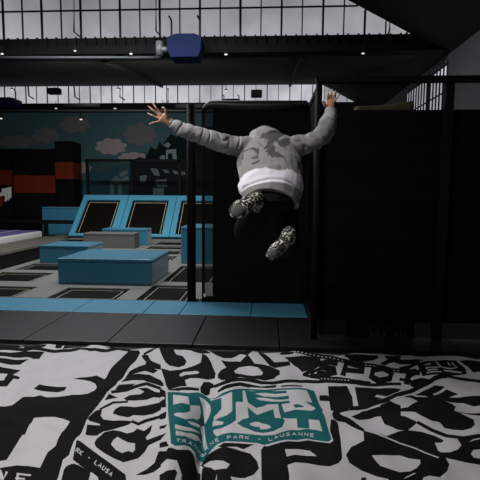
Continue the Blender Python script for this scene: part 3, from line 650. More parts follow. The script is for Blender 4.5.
[0,674,4368,686,4342,696,4381,683,4408],
[0,707,4329,720,4312,730,4346,716,4366],
[0,743,4312,757,4300,766,4330,752,4344],
[0,781,4305,795,4295,803,4320,789,4332],
[0,818,4298,832,4287,840,4308,826,4320],
[0,855,4287,868,4275,876,4294,862,4307],
[0,891,4277,904,4263,912,4282,898,4297],
[0,926,4263,939,4246,947,4268,934,4284],
[0,961,4247,972,4227,981,4253,969,4271],
[0,995,4229,1006,4208,1016,4237,1004,4257],
[0,1028,4212,1039,4191,1050,4221,1039,4241],
[0,1059,4185,1071,4168,1081,4194,1070,4213],
[0,1091,4162,1103,4148,1112,4170,1100,4186],
[0,1123,4143,1135,4130,1143,4148,1131,4162],
[0,1155,4124,1167,4112,1175,4129,1163,4142],
[0,1188,4112,1200,4100,1208,4116,1196,4129],
[0,1223,4108,1235,4095,1243,4112,1231,4124],
[1,348,3921,452,4035,527,4117,525,4181,444,4090,338,3966],
[1,338,3924,412,3877,489,3844,498,3888,422,3929,348,3977],
[1,376,3950,442,3963,522,4034,519,4089,439,4022,375,4006],
[1,407,3928,496,3892,504,3942,413,3970],
[1,809,4463,839,4356,941,4314,1055,4373,1130,4424,1138,4505,1066,4458,958,4395,867,4440,850,4565],
[1,799,4447,913,4434,924,4494,817,4552],
[1,1189,4465,1369,4496,1341,4402,1267,4373,1328,4355,1307,4285,1236,4280,1133,4219,1106,4292,1201,4355],
[1,717,4309,630,4381,500,4251,506,4027,628,4017,645,4064,558,4017,480,4027,457,3913,540,3874,651,3935,664,4147,541,4172,513,4114,602,4169,681,4148],
[1,710,3872,794,4221,912,4157,916,4169,750,4170,716,3996,894,3984,971,4290,791,4357,668,3921],
[1,1127,4234,1002,4169,917,3901,977,3774,1108,3874,1196,4106,1136,4227,1079,4102,1130,4045,1105,3985,1022,3925,982,3970,1004,4029,1104,4100],
[1,1225,4063,1392,3995,1445,4138,1262,4172],
[1,1317,4126,1193,3814,1231,3782,1360,4097],
[1,478,3832,617,3786,747,3722,892,3728,920,3833,769,3813,638,3890,488,3902],
[0,492,3852,506,3847,508,3863,494,3867],
[0,520,3845,534,3840,537,3858,523,3861],
[0,548,3838,562,3834,565,3853,551,3857],
[0,576,3832,590,3827,593,3847,580,3852],
[0,604,3825,617,3820,621,3839,607,3845],
[0,631,3817,644,3810,648,3829,635,3836],
[0,658,3807,671,3800,675,3818,662,3825],
[0,685,3797,698,3791,702,3808,688,3814],
[0,712,3789,725,3785,729,3800,715,3805],
[1,530,3678,691,3692,705,3526,674,3318,613,3250,571,3221,491,3221,511,3447],
[1,442,3515,502,3525,535,3497,517,3425,431,3421],
[1,753,3673,852,3679,947,3676,1131,3671,1093,3604,971,3504,898,3521,871,3477,927,3466,812,3374,713,3306],
[1,633,3244,773,3297,923,3394,1085,3520,1274,3692,1495,3893,1607,3929,1637,4021,1504,3962,1281,3765,1095,3597,927,3460,778,3359,645,3327],
[1,1598,3940,1766,3917,2197,3877,2258,3986,1800,3985,1627,4002],
[1,1315,4354,1417,4359,1568,4407,1458,4284,1287,4259],
[1,1911,4414,2479,4400,2405,4261,1954,4248,1919,4258,2381,4217,2342,4143,1913,4121],
[1,1251,4119,1366,4176,1489,4280,1498,4344,1376,4240,1260,4172],
[1,1231,4052,1336,4088,1402,4120,1416,4172,1351,4150,1240,4096],
[1,1218,3600,1317,3687,1460,3818,1534,3788,1377,3643,1391,3625,1529,3742,1579,3627,1489,3589,1554,3570,1648,3578,2068,3635,2000,3507,1610,3431,1555,3481,1451,3476,1349,3548,1300,3596],
[1,-17,2695,5,2737,60,2772,148,2817,282,2854,366,2828,426,2827,470,3072,497,3081,516,3039,499,2822,476,2618,449,2578,394,2550,335,2558,257,2568,187,2552,141,2518,146,2440,142,2188,-5,2186],
[0,133,2703,219,2733,292,2726,327,2658,266,2662,193,2652,140,2614],
[1,-401,2711,-356,2708,-290,2701,-191,2689,-148,2681,-83,2658,-39,2581,-27,2505,-56,2439,-103,2392,-132,2388,-206,2368,-280,2431,-361,2593],
[0,-377,2652,-331,2617,-242,2550,-199,2515,-212,2445,-282,2458,-343,2555],
[1,-295,2721,-251,2741,-155,2768,-47,2755,-129,2696,-173,2711,-255,2690],
[1,-369,2621,-264,2418,-283,2179,-336,2246,-386,2650],
[1,-265,2423,-186,2378,-115,2162,-249,2151],
[1,-644,2609,-598,2592,-592,2612,-537,2611,-476,2681,-444,2697,-422,2624,-405,2610,-391,2627,-341,2255,-446,2184,-473,2440,-519,2533,-580,2525,-612,2479],
[1,-589,2378,-514,2450,-498,2434,-492,2135,-525,2113],
[1,-750,3044,-706,3097,-695,2997,-732,2977],
[1,-710,2879,-658,2896,-668,2847,-702,2850],
[1,-685,2777,-641,2788,-668,2714],
[1,-665,2693,-621,2694,-590,2630,-649,2631],
[1,492,3174,526,3251,669,3267,547,3183,561,3151,604,3126,633,3090,693,2968,667,2930,602,3007,565,3057,519,3059,492,3089],
[1,625,3148,737,3267,892,3298,1025,3308,1014,3272,897,3218,864,3230,766,3165,672,3124],
[1,856,3214,928,3200,984,3169,942,3024,892,3032,860,3089,853,3155],
[1,504,2653,550,2733,612,2776,644,2801,673,2957,729,2954,816,2907,922,2977,987,3005,1078,3005,1149,2953,1182,2894,1161,2868,1118,2875,1104,2781,1114,2758,1167,2755,1228,2784,1271,2836,1275,2915,1731,3010,1530,2639,1230,2664,1119,2698,1119,2639,1076,2562,1006,2483,950,2487,908,2469,775,2223,707,2224,702,2434,646,2471,573,2530,514,2585],
[0,660,2656,735,2674,845,2702,884,2666,948,2644,933,2598,897,2553,847,2516,785,2498,744,2521,688,2562,671,2616],
[0,812,2461,860,2498,882,2507,869,2495,820,2457,784,2431],
[0,676,2953,751,2915,816,2873,880,2830,953,2792,1013,2725,1071,2686,1080,2702,1022,2744,961,2809,887,2844,824,2888,759,2937,684,2977],
[0,1294,2752,1329,2798,1652,2863,1576,2724,1301,2722],
[0,1334,2877,1377,2906,1720,2989,1709,2969,1383,2897],
[1,490,2199,561,2471,588,2473,545,2208],
[1,1093,3267,1249,3267,1288,3243,1343,3262,1398,3248,1486,3227,1475,3118,1428,3043,1361,3020,1300,3036,1250,3056,1243,3130,1187,3133,1135,3187],
[1,1371,3316,1928,3377,1873,3275,1485,3316],
[1,980,3185,1035,3158,1080,3106,974,2995,933,3023],
[1,1070,3096,1139,3006,1210,2925,1310,2900,1713,2977,1734,3016,1329,2944,1233,2971,1162,3041,1091,3127],
[1,515,4157,640,4356,758,4315,620,4183,562,4101,504,4056],
[1,832,4505,1122,4493,1134,4422,1092,4409,908,4392,851,4403],
[1,1212,4456,1333,4386,1289,4237,1233,4272,1163,4243,1115,4297,1212,4334],
[1,875,3349,978,3437,1055,3413,1013,3270,917,3304],
[1,712,3249,893,3343,917,3288,1015,3275,996,3210,693,3184],
[1,1307,4329,1564,4396,1444,4266,1281,4236],
[1,1245,4094,1365,4170,1491,4299,1496,4359,1372,4232,1252,4146],
[1,1455,4272,1610,4411,1764,4434,1885,4427,1869,4171,1837,4073,1654,3992,1408,3973],
[0,1521,4239,1601,4311,1615,4357,1534,4283],
[0,1487,4133,1661,4240,1680,4294,1501,4176],
[0,1672,4390,1671,4235,1720,4159,1811,4200,1833,4394,1815,4369,1803,4210,1733,4192,1693,4279,1689,4412],
[0,1631,4079,1793,4082,1807,4112,1654,4135],
[0,1460,4030,1596,4033,1608,4066,1468,4053],
[0,1485,4072,1583,4095,1594,4130,1494,4099],
[0,1777,4373,1764,4280,1781,4300,1792,4389],
[1,1920,4417,2471,4386,2344,4146,1911,4160,1982,4186,1904,4244],
[1,1233,3851,1300,3947,1385,4028,1399,4115,1301,4014,1232,3920],
[1,1183,3902,1230,3840,1284,3756,1315,3814,1266,3922,1209,3972],
[1,1285,3875,1386,3932,1466,3906,1344,3800,1255,3744,1234,3784],
[1,1099,3515,1193,3589,1262,3553,1312,3441,1472,3413,1421,3323,1250,3270,1121,3215,1112,3272,1179,3401,1126,3425],
[1,703,3231,846,3291,895,3350,965,3313,1085,3339,1226,3505,1178,3570,1356,3579,1464,3440,1425,3326,1338,3330,1243,3345,1157,3270,1165,3214,1075,3256,959,3291,873,3235,807,3190,684,3134],
[1,850,3206,944,3238,1022,3192,1076,3119,975,2990,909,2991,844,3073],
[1,1148,3273,1238,3360,1345,3344,1460,3307,1520,3224,1470,3094,1391,3024,1319,3056,1255,3116,1249,3193,1162,3210],
[0,977,3444,1058,3516,1169,3525,1205,3472,1080,3329],
[0,-796,3447,-728,3478,-633,3480,-555,3510,-504,3488,-461,3473,-410,3441,-362,3495,-298,3535,-220,3594,-107,3640,18,3622,144,3643,227,3644,370,3687,401,3652,406,3506,429,3353,437,3264,447,3158,444,2960,451,2812,426,2784,386,2799,293,2841,160,2801,62,2745,19,2726,-34,2744,-165,2748,-250,2736,-305,2745,-336,2733,-371,2714,-396,2737,-413,2706,-426,2654,-448,2687,-480,2690,-508,2671,-561,2620,-593,2646,-715,3105],
[2,-776,3426,-708,3457,-613,3452,-537,3491,-488,3477,-443,3443,-391,3406,-343,3456,-280,3503,-203,3573,-122,3610,3,3593,128,3613,210,3605,349,3632,381,3606,388,3471,410,3314,418,3223,430,3126,434,2974,442,2831,417,2803,376,2817,282,2857,148,2813,50,2760,7,2740,-46,2757,-154,2765,-240,2750,-294,2751,-325,2736,-358,2707,-378,2695,-407,2748,-421,2693,-441,2722,-473,2720,-501,2692,-554,2642,-584,2660,-697,3086],
[0,-432,3430,-389,3390,-338,3401,-275,3444,-201,3531,-120,3576,3,3558,127,3577,208,3563,341,3573,357,3452,377,3298,381,3115,388,2967,394,2918,291,2955,176,2937,62,2843,-4,2834,-160,2852,-270,2842,-316,2854,-346,2934,-373,3090,-367,3140,-404,3271],
[0,-724,3390,-597,3363,-562,3223,-678,3181],
[0,-557,3220,-496,3303,-479,3240,-476,3168,-487,3119,-518,3083,-543,3140],
[0,-645,3054,-582,3069,-544,3144,-516,3087,-557,2999,-604,3001,-634,3019],
[0,-520,3427,-480,3424,-424,3348,-401,3250,-419,3209,-444,3195,-459,3245,-479,3321],
[0,-541,2998,-505,3046,-463,3101,-464,3060,-507,2986],
[0,-603,2877,-539,2905,-458,3010,-448,3001,-530,2854,-588,2817],
[0,-581,2794,-525,2829,-456,2945,-433,2960,-456,2850,-518,2790,-569,2737],
[0,-463,3084,-446,3177,-427,3086,-369,2787,-387,2798,-427,2984],
[2,-429,3402,-394,3385,-336,3367,-319,3198,-335,3179,-381,3155,-411,3214,-406,3281],
[2,-266,3518,-181,3551,-163,3286,-218,3268,-199,3021,-235,2957,-294,2935,-370,3006,-362,3046,-290,2982,-282,3007,-325,3064,-360,3107,-328,3095,-273,3082,-232,3132],
[2,-161,3564,14,3570,177,3550,179,3492,84,3494,4,3526,-78,3519,-6,3440,83,3430,191,3436,191,3390,82,3375,4,3413,-75,3408,-35,3360,62,3342,190,3370,196,3337,119,3324,24,3300,-5,3269,-59,3231,-124,3285,-142,3405],
[2,-124,3220,-51,3133,5,3189,66,3241,77,3106,132,3124,148,3078,126,2965,65,2889,-2,2862,-60,2874,-148,2938,-189,2983,-154,3045,-111,3078],
[0,-103,2986,-64,3022,-3,3017,32,2976,15,2941,-45,2939,-88,2955],
[2,104,3341,128,3345,148,3212,230,3243,346,3191,375,3226,425,3183,432,3018,391,3038,312,3060,310,2954,230,2973,233,3105,122,3123,110,3225],
[2,219,3309,252,3315,291,3286,298,3263,232,3268],
[2,349,3613,405,3588,433,3203,394,3190,374,3212,385,3256,308,3352,381,3355,375,3483],
[2,-31,3137,26,3201,37,3062,115,3085,119,3009,105,2940,36,2879,-27,2890],
[0,-29,3007,36,2971,49,2936,15,2910,-27,2908],
[0,-557,2705,-535,2714,-536,2721,-558,2712],
[0,-549,2711,-546,2687,-541,2689,-544,2713],
[0,-517,2704,-522,2731,-508,2748,-508,2746,-509,2740,-522,2721,-521,2711,-508,2732,-503,2749,-508,2758,-525,2734,-522,2701],
[0,-514,2723,-502,2723,-500,2734,-512,2735],
[0,-487,2737,-478,2777,-472,2748,-468,2757,-477,2788,-490,2741],
[0,-485,2749,-473,2757,-473,2768,-484,2760],
[0,-457,2762,-450,2802,-449,2770,-438,2800,-446,2757,-443,2757,-435,2815,-447,2784,-450,2815,-460,2763],
[0,-435,2756,-429,2806,-423,2823,-423,2814,-432,2787,-434,2772,-423,2795,-420,2844,-429,2820,-437,2756],
[0,-414,2848,-421,2808,-419,2784,-410,2802,-391,2764,-391,2779,-412,2847,-413,2838,-400,2807,-399,2798,-411,2812,-418,2804,-418,2816,-411,2837],
[0,-414,2835,-383,2743,-370,2746,-377,2763,-387,2761,-413,2846],
[0,-384,2826,-361,2766,-358,2769,-381,2826],
[0,-341,2778,-359,2818,-323,2780,-342,2831,-346,2830,-329,2792,-364,2835,-344,2777],
[0,-307,2828,-329,2832,-312,2780,-291,2777,-294,2788,-312,2788,-322,2821,-303,2816],
[0,-317,2798,-301,2796,-305,2808,-321,2811],
[0,-234,2774,-238,2801,-221,2802,-219,2799,-239,2792,-238,2783,-216,2792,-220,2811,-243,2808,-239,2774],
[0,-196,2784,-189,2815,-177,2791,-173,2797,-190,2824,-201,2787],
[0,-195,2793,-180,2799,-181,2807,-195,2802],
[0,-157,2799,-159,2825,-142,2822,-141,2820,-144,2817,-160,2818,-160,2809,-143,2808,-136,2817,-140,2830,-162,2832,-163,2798],
[0,-151,2810,-138,2794,-135,2801,-148,2817],
[0,-123,2825,-124,2796,-118,2795,-118,2824],
[0,-100,2825,-123,2808,-99,2788,-97,2796,-118,2808,-97,2817],
[0,-37,2793,-23,2791,-23,2799,-37,2801],
[0,28,2809,33,2778,56,2786,55,2794,35,2786,33,2811],
[0,74,2801,77,2833,92,2815,96,2823,75,2841,69,2802],
[0,75,2810,88,2821,86,2829,73,2818],
[0,103,2861,106,2835,116,2832,126,2839,135,2854,133,2881,127,2877,129,2854,124,2847,116,2841,110,2841,108,2864],
[0,172,2905,160,2901,147,2885,152,2872,168,2878,170,2879,160,2868,150,2865,149,2855,161,2859,174,2875,170,2889,154,2882,151,2881,160,2892,171,2895],
[0,191,2878,203,2912,211,2884,216,2890,204,2922,187,2882],
[0,194,2888,209,2893,210,2902,195,2898],
[0,232,2889,232,2916,254,2885,260,2919,254,2919,254,2894,233,2925,227,2889],
[0,272,2888,273,2913,293,2880,300,2910,294,2912,294,2888,274,2921,267,2889],
[0,335,2901,312,2909,306,2876,328,2867,330,2875,310,2881,314,2902,333,2894],
[0,310,2888,326,2882,328,2890,311,2896]]
AX0, AX1, AY0, AY1 = -4.0, 3.6, 1.2, 4.56
def airbag():
    vs = []; ed = []
    polys = []
    for r in PRINT:
        p = np.array(r[1:], float).reshape(-1, 2)/1000
        keep = [k for k in range(len(p)) if np.linalg.norm(p[k]-p[k-1]) > 1e-3]; p = p[keep]
        if len(p) < 3: continue
        p[:, 0] = np.clip(p[:, 0], AX0+0.02, AX1-0.02); p[:, 1] = np.clip(p[:, 1], AY0+0.02, AY1-0.004)
        polys.append((r[0], p)); k0 = len(vs); n = len(p); idx = []
        for k in range(n):
            a = p[k]; b = p[(k+1) % n]; m = max(1, int(np.linalg.norm(b-a)/0.05))
            for q in range(m): idx.append(len(vs)); vs.append(Vector(a+(b-a)*q/m))
        ed += [(idx[k], idx[(k+1) % len(idx)]) for k in range(len(idx))]
    NX, NY = 330, 150
    for j in range(NY+1):
        for i in range(NX+1):
            vs.append(Vector((AX0+(AX1-AX0)*i/NX, AY0+(AY1-AY0)*(j/NY))))
    V, _, F, *_r = geometry.delaunay_2d_cdt(vs, ed, [], 0, 1e-5)
    P = np.array([(v.x, v.y) for v in V]); F = [tuple(f) for f in F]
    F3 = np.array([f for f in F if len(f) == 3]); cen = P[F3].mean(1); cl = np.zeros(len(F3), int)
    for c_, p in polys:
        lo, hi = p.min(0), p.max(0)
        s = np.where((cen[:, 0] > lo[0]) & (cen[:, 0] < hi[0]) & (cen[:, 1] > lo[1]) & (cen[:, 1] < hi[1]))[0]
        if not len(s): continue
        x, y = cen[s, 0], cen[s, 1]; ins = np.zeros(len(s), int)
        for k in range(len(p)):
            x1, y1 = p[k-1]; x2, y2 = p[k]
            if y1 == y2: continue
            m = ((y1 > y) != (y2 > y)) & (x < (x2-x1)*(y-y1)/(y2-y1)+x1)
            d = 1 if y2 > y1 else -1
            ins += m*d
        cl[s[ins != 0]] = c_
    verts = [(x, y, air_h(x, y)) for x, y in P]; faces = [tuple(map(int, f)) for f in F3]; mi = list(map(int, cl))
    # sides down to the pit floor
    def side(pts):
        k = len(verts); n = len(pts)
        for (x, y) in pts:
            z0 = air_h(x, y)
            for q in range(5):
                a = q/4; verts.append((x, y, z0+(-1.19-z0)*a))
        for i in range(n-1):
            for q in range(4):
                faces.append((k+i*5+q, k+(i+1)*5+q, k+(i+1)*5+q+1, k+i*5+q+1)); mi.append(1)
    gx = [AX0+(AX1-AX0)*i/NX for i in range(NX+1)]; gy = [AY0+(AY1-AY0)*j/NY for j in range(NY+1)]
    side([(x, AY0) for x in gx]); side([(AX1, y) for y in gy]); side([(x, AY1) for x in reversed(gx)]); side([(AX0, y) for y in reversed(gy)])
    me = bpy.data.meshes.new('airbag'); me.from_pydata(verts, [], faces)
    for m in (M['fabw'], M['fabk'], M['fabt']): me.materials.append(m)
    me.polygons.foreach_set('material_index', mi); me.polygons.foreach_set('use_smooth', [True]*len(faces))
    bm = bmesh.new(); bm.from_mesh(me); bmesh.ops.remove_doubles(bm, verts=bm.verts, dist=1e-5); bmesh.ops.recalc_face_normals(bm, faces=bm.faces); bm.to_mesh(me); bm.free()
    o = bpy.data.objects.new('airbag', me); col.objects.link(o)
    return tag(o, 'big inflated airbag printed with black lettering and a teal logo', 'airbag')
airbag()

# ================================================================== THE BOY
def remeshed(mb, voxel, smooth, name, m, parent=None, disp=None):
    me = mb.mesh(name+'_raw', None); o = bpy.data.objects.new(name+'_raw', me); col.objects.link(o)
    r = o.modifiers.new('r', 'REMESH'); r.mode = 'VOXEL'; r.voxel_size = voxel
    s = o.modifiers.new('s', 'SMOOTH'); s.factor = 0.5; s.iterations = smooth
    dg = bpy.context.evaluated_depsgraph_get(); dg.update()
    new = bpy.data.meshes.new_from_object(o.evaluated_get(dg)); new.name = name
    bpy.data.objects.remove(o); bpy.data.meshes.remove(me)
    if disp:
        nrm = [v.normal.copy() for v in new.vertices]
        for v, n in zip(new.vertices, nrm): v.co += n*disp(v.co)
    new.materials.clear(); new.materials.append(m)
    new.polygons.foreach_set('use_smooth', [True]*len(new.polygons))
    ob = bpy.data.objects.new(name, new); col.objects.link(ob)
    if parent is not None: ob.parent = parent; ob.matrix_parent_inverse = Matrix.Translation(-parent.location)
    return ob
P0, P1 = at(271, 200, 3.36), at(268, 137, 3.70)          # pelvis, base of neck
AXT = (P1-P0); LT = AXT.length; AXT.normalize()
def TB(t, dx=0.0, dd=0.0):                                # a point along the trunk
    return P0 + AXT*(LT*t) + Vector((dx, 0, 0)) + Vector((0, AXT.z, -AXT.y))*dd
Lsh, Lel, Lwr = at(247, 147, 3.62), at(207, 138.5, 3.46), at(171, 123, 3.38)
Rsh, Rel, Rwr = at(297, 146, 3.63), at(326, 133, 3.66), at(330.5, 110, 3.78)
hipL, kneL, ankL = at(260, 203, 3.42), at(245, 231, 3.72), at(258, 203, 3.30)
hipR, kneR, ankR = at(284, 205, 3.42), at(287, 247, 3.74), at(290, 237, 3.30)
head = P1 + Vector((0, 0.13, -0.03))
body = MB()
body.tube([TB(-0.08), TB(0.1), TB(0.45), TB(0.8), TB(0.95)], [(0.13, 0.09), (0.14, 0.09), (0.14, 0.09), (0.16, 0.09), (0.08, 0.06)], 16, up=(0, 1, 0))
body.tube([TB(0.93), P1 + Vector((0, 0.05, 0.01)), head], [0.055, 0.052, 0.055], 12)
hr = Matrix.Rotation(math.radians(-55), 3, 'X')
body.ball(head, (0.074, 0.092, 0.105), 18, 14, hr)
fdir = Vector((0, math.cos(math.radians(55)), -math.sin(math.radians(55)))); fup = Vector((0, math.sin(math.radians(55)), math.cos(math.radians(55))))
body.tube([head + fdir*0.085+fup*0.015, head + fdir*0.112-fup*0.022], [0.010, 0.016], 8)       # nose
body.ball(head + fdir*0.06 - fup*0.075, (0.045, 0.045, 0.035), 10, 8)                      # chin
for s in (-1, 1): body.ball(head + Vector((s*0.076, 0, 0)) - fup*0.01, (0.012, 0.022, 0.03), 8, 6)   # ears
def arm(sh, el, wr): body.tube([sh, (sh+el)/2, el, (el+wr)/2, wr], [0.05, 0.045, 0.038, 0.034, 0.026], 12)
arm(Lsh, Lel, Lwr); arm(Rsh, Rel, Rwr)
for hp, kn, an in ((hipL, kneL, ankL), (hipR, kneR, ankR)):
    body.tube([hp, (hp+kn)/2, kn], [0.078, 0.068, 0.052], 12); body.tube([kn, (kn+an)/2, an], [0.052, 0.05, 0.034], 12)
def hand(wr, palm, fingers, thumb, Y, across):
    pc = at(*palm, Y); d = (pc-wr).normalized()
    body.tube([wr-d*0.03, wr+d*0.012, pc, pc+(pc-wr)*0.25], [(0.024, 0.019), (0.029, 0.016), (0.040, 0.014), (0.037, 0.012)], 14, up=(0, 1, 0))
    for (bx_, by_, tx, ty, r) in fingers:
        a, b2 = at(bx_, by_, Y), at(tx, ty, Y-0.015); m = (a+b2)/2 + Vector((0, -0.012, 0))
        body.tube([pc*0.45+a*0.55, a, m, b2], [r*1.05, r, r*0.95, r*0.72], 10); body.ball(b2, r*0.74, 8, 6)
    a, m, b2 = [at(x, y, Y+q) for (x, y, q) in thumb]
    body.tube([a, m, b2], [0.0135, 0.0115, 0.009], 10); body.ball(b2, 0.009, 8, 6)
hand(Lwr, (163.2, 117.8), [(159.6, 112.4, 152.6, 102.8, 0.0088), (157.8, 114.6, 148.6, 106.2, 0.009), (157.3, 118.0, 147.6, 113.2, 0.0085), (158.8, 121.6, 149.2, 124.0, 0.0078)],
     [(167, 118, 0), (166.2, 113.2, -0.02), (165.4, 109.6, -0.035)], 3.36, 1)
hand(Rwr, (330.2, 102.6), [(327.3, 99.2, 328.6, 90.0, 0.009), (330.3, 98.2, 332.3, 89.4, 0.0092), (333.1, 98.8, 335.8, 91.0, 0.0086), (335.4, 100.6, 339.6, 94.4, 0.0078)],
     [(327.6, 106.6, 0), (324.6, 105.2, -0.02), (322.8, 101.6, -0.03)], 3.79, -1)
person = remeshed(body, 0.0052, 2, 'person', M['skin'])
tag(person, 'person in grey hoodie and black trousers leaping with arms spread above the airbag', 'person')
# hair and face
hb = MB(); hb.ball(head - fdir*0.012 + fup*0.012, (0.082, 0.094, 0.108), 18, 14, hr)
hm = hb.mesh('hair', M['hair'], smooth=True)
bm = bmesh.new(); bm.from_mesh(hm); bmesh.ops.delete(bm, geom=[v for v in bm.verts if (v.co-head).dot(fdir) > 0.045 or (v.co-head).dot(fup) < -0.07], context='VERTS'); bm.to_mesh(hm); bm.free()
ho = bpy.data.objects.new('hair', hm); col.objects.link(ho); ho.parent = person
for s in (-1, 1):
    MB().ball(head + fdir*0.088 + fup*0.022 + Vector((s*0.03, 0, 0)), 0.010, 10, 8).build('eye', M['eye'], person, smooth=True)
MB().tube([head+fdir*0.098-fup*0.052+Vector((-0.022, 0, 0)), head+fdir*0.104-fup*0.052, head+fdir*0.098-fup*0.052+Vector((0.022, 0, 0))], [0.003, 0.006, 0.003], 8).build('mouth', M['lip'], person, smooth=True)
# hoodie
hd = MB()
hd.tube([TB(-0.05), TB(0.02), TB(0.10), TB(0.22), TB(0.42), TB(0.62), TB(0.80), TB(0.92), TB(1.0)],
        [(0.203, 0.13), (0.21, 0.14), (0.236, 0.155), (0.246, 0.16), (0.248, 0.158), (0.252, 0.148), (0.240, 0.128), (0.190, 0.108), (0.10, 0.08)], 28, up=(0, 1, 0))
hd.tube([TB(0.74, -0.11), Lsh, at(232, 145.5, 3.56), at(218, 141.5, 3.50), at(203, 137, 3.45), at(190, 132.5, 3.42), at(180, 128, 3.40), at(173, 124.3, 3.385), at(169.6, 122.4, 3.378)],
        [0.085, 0.088, 0.079, 0.072, 0.066, 0.060, 0.051, 0.040, 0.036], 16)
hd.tube([TB(0.74, 0.11), Rsh, at(309, 143.5, 3.64), at(319, 138.5, 3.63), at(326.3, 130.5, 3.67), at(328.4, 121.5, 3.72), at(330.0, 114, 3.76), at(330.8, 109.6, 3.785)],
        [0.085, 0.088, 0.080, 0.080, 0.078, 0.070, 0.056, 0.046], 16)
hd.ball(P1 + Vector((-0.018, -0.05, 0.008)), (0.132, 0.085, 0.06), 18, 12)
hd.ball(head + Vector((-0.03, -0.09, 0.04)), (0.098, 0.12, 0.085), 18, 12)                # hood over the bowed head
sleeveL = (Lwr-Lsh).normalized(); sleeveR = (Rwr-Rsh).normalized()
def folds(co):
    d = 0.006*noise.noise(co*9) + 0.003*noise.noise(co*22)
    if co.x < Lsh.x-0.02:
        s = (co-Lsh).dot(sleeveL); k = min(1, (Lsh.x-co.x)/0.06)
        cr = noise.noise(Vector((s*15, co.z*5+s*2, co.y*5))); d -= k*0.012*max(0, 1-abs(cr)*5)
        d += k*0.004*math.sin(s*55 + 3.0*noise.noise(co*7) + co.z*26)*(0.6+0.6*noise.noise(co*5+Vector((3, 1, 2))))
    elif co.x > Rsh.x+0.02:
        s = (co-Rsh).dot(sleeveR)
        cr = noise.noise(Vector((s*15+4, co.z*4, co.y*5-s*3))); d -= min(1, (co.x-Rsh.x)/0.06)*0.012*max(0, 1-abs(cr)*5)
        d += 0.004*math.sin(s*55 + 3.0*noise.noise(co*7) - co.z*20)*(0.6+0.6*noise.noise(co*5))
    else:
        t = (co-P0).dot(AXT)/LT
        d += 0.007*math.exp(-((t-0.22-0.10*math.sin(co.x*9+1))/0.05)**2) - 0.010*math.exp(-((t-0.085-0.02*math.sin(co.x*14))/0.022)**2)
        d += 0.006*math.sin(30*(co.x+0.6*t)+4*noise.noise(co*4))*max(0, noise.noise(co*3)+0.2)
    return d
hoodie = remeshed(hd, 0.0075, 3, 'hoodie', None, person, folds) if False else None
def hoodie_mat():
    m = bpy.data.materials.new('hoodie_camouflage_cotton'); m.use_nodes = True; n = m.node_tree; b = n.nodes['Principled BSDF']
    b.inputs['Roughness'].default_value = 0.9; b.inputs['Specular IOR Level'].default_value = 0.15
    N = n.nodes.new; Lk = n.links.new
    tcd = N('ShaderNodeTexCoord'); at_ = N('ShaderNodeAttribute'); at_.attribute_name = 'trunk'; sl = N('ShaderNodeAttribute'); sl.attribute_name = 'sleeve'
    nz1 = N('ShaderNodeTexNoise'); nz1.inputs['Scale'].default_value = 5.5; nz1.inputs['Detail'].default_value = 3; nz1.inputs['Distortion'].default_value = 0.8
    Lk(tcd.outputs['Object'], nz1.inputs['Vector'])
    def step(src, a, b_):
        r = N('ShaderNodeMapRange'); r.inputs['From Min'].default_value = a; r.inputs['From Max'].default_value = b_; r.clamp = True
        Lk(src, r.inputs['Value']); return r.outputs['Result']
    def mth(op, a, b_):
        q = N('ShaderNodeMath'); q.operation = op
        for i, v in enumerate((a, b_)):
            if isinstance(v, (int, float)): q.inputs[i].default_value = v
            else: Lk(v, q.inputs[i])
        return q.outputs[0]
    def mix(f, a, b_):
        q = N('ShaderNodeMix'); q.data_type = 'RGBA'; Lk(f, q.inputs['Factor'])
        for k, v in (('A', a), ('B', b_)):
            if isinstance(v, tuple): q.inputs[k].default_value = (*v, 1)
            else: Lk(v, q.inputs[k])
        return q.outputs['Result']
    GREY, DARK, LIGHT, WHITE, HEM = (0.27, 0.268, 0.265), (0.085, 0.085, 0.088), (0.36, 0.355, 0.35), (0.80, 0.78, 0.84), (0.27, 0.265, 0.26)
    bi = N('ShaderNodeAttribute'); bi.attribute_name = 'camouflage_bias'
    cm = step(mth('ADD', nz1.outputs['Fac'], bi.outputs['Fac']), 0.55, 0.585); lt = step(nz1.outputs['Fac'], 0.42, 0.38)
    base = mix(lt, GREY, LIGHT); base = mix(cm, base, DARK)
    slc = mix(step(nz1.outputs['Fac'], 0.52, 0.62), (0.31, 0.308, 0.315), (0.20, 0.20, 0.203))
    slc = mix(step(nz1.outputs['Fac'], 0.45, 0.36), slc, (0.41, 0.405, 0.40))
    c1 = mix(sl.outputs['Fac'], base, slc)
    wob = mth('MULTIPLY', mth('SUBTRACT', nz1.outputs['Fac'], 0.5), 0.22)
    tt = mth('ADD', at_.outputs['Fac'], wob)
    c2 = mix(step(tt, 0.285, 0.265), c1, WHITE)
    c3 = mix(step(at_.outputs['Fac'], 0.085, 0.075), c2, HEM)
    Lk(c3, b.inputs['Base Color'])
    z2 = N('ShaderNodeTexNoise'); z2.inputs['Scale'].default_value = 160; bp = N('ShaderNodeBump'); bp.inputs['Strength'].default_value = 0.15; bp.inputs['Distance'].default_value = 0.004
    Lk(tcd.outputs['Object'], z2.inputs['Vector']); Lk(z2.outputs['Fac'], bp.inputs['Height']); Lk(bp.outputs['Normal'], b.inputs['Normal'])
    return m
hoodie = remeshed(hd, 0.0075, 3, 'hoodie', hoodie_mat(), person, folds)
for v in hoodie.data.vertices:                          # the hem hangs lower on the right
    t_ = (v.co-P0).dot(AXT)/LT
    if t_ < 0.3 and abs(v.co.x-P0.x) < 0.3: v.co.z += (0.3-t_)/0.3*(0.028*(1-((v.co.x-P0.x)/0.2)**2) - (v.co.x-P0.x)*0.13)
at1 = hoodie.data.attributes.new('trunk', 'FLOAT', 'POINT'); at3 = hoodie.data.attributes.new('camouflage_bias', 'FLOAT', 'POINT'); at2 = hoodie.data.attributes.new('sleeve', 'FLOAT', 'POINT')
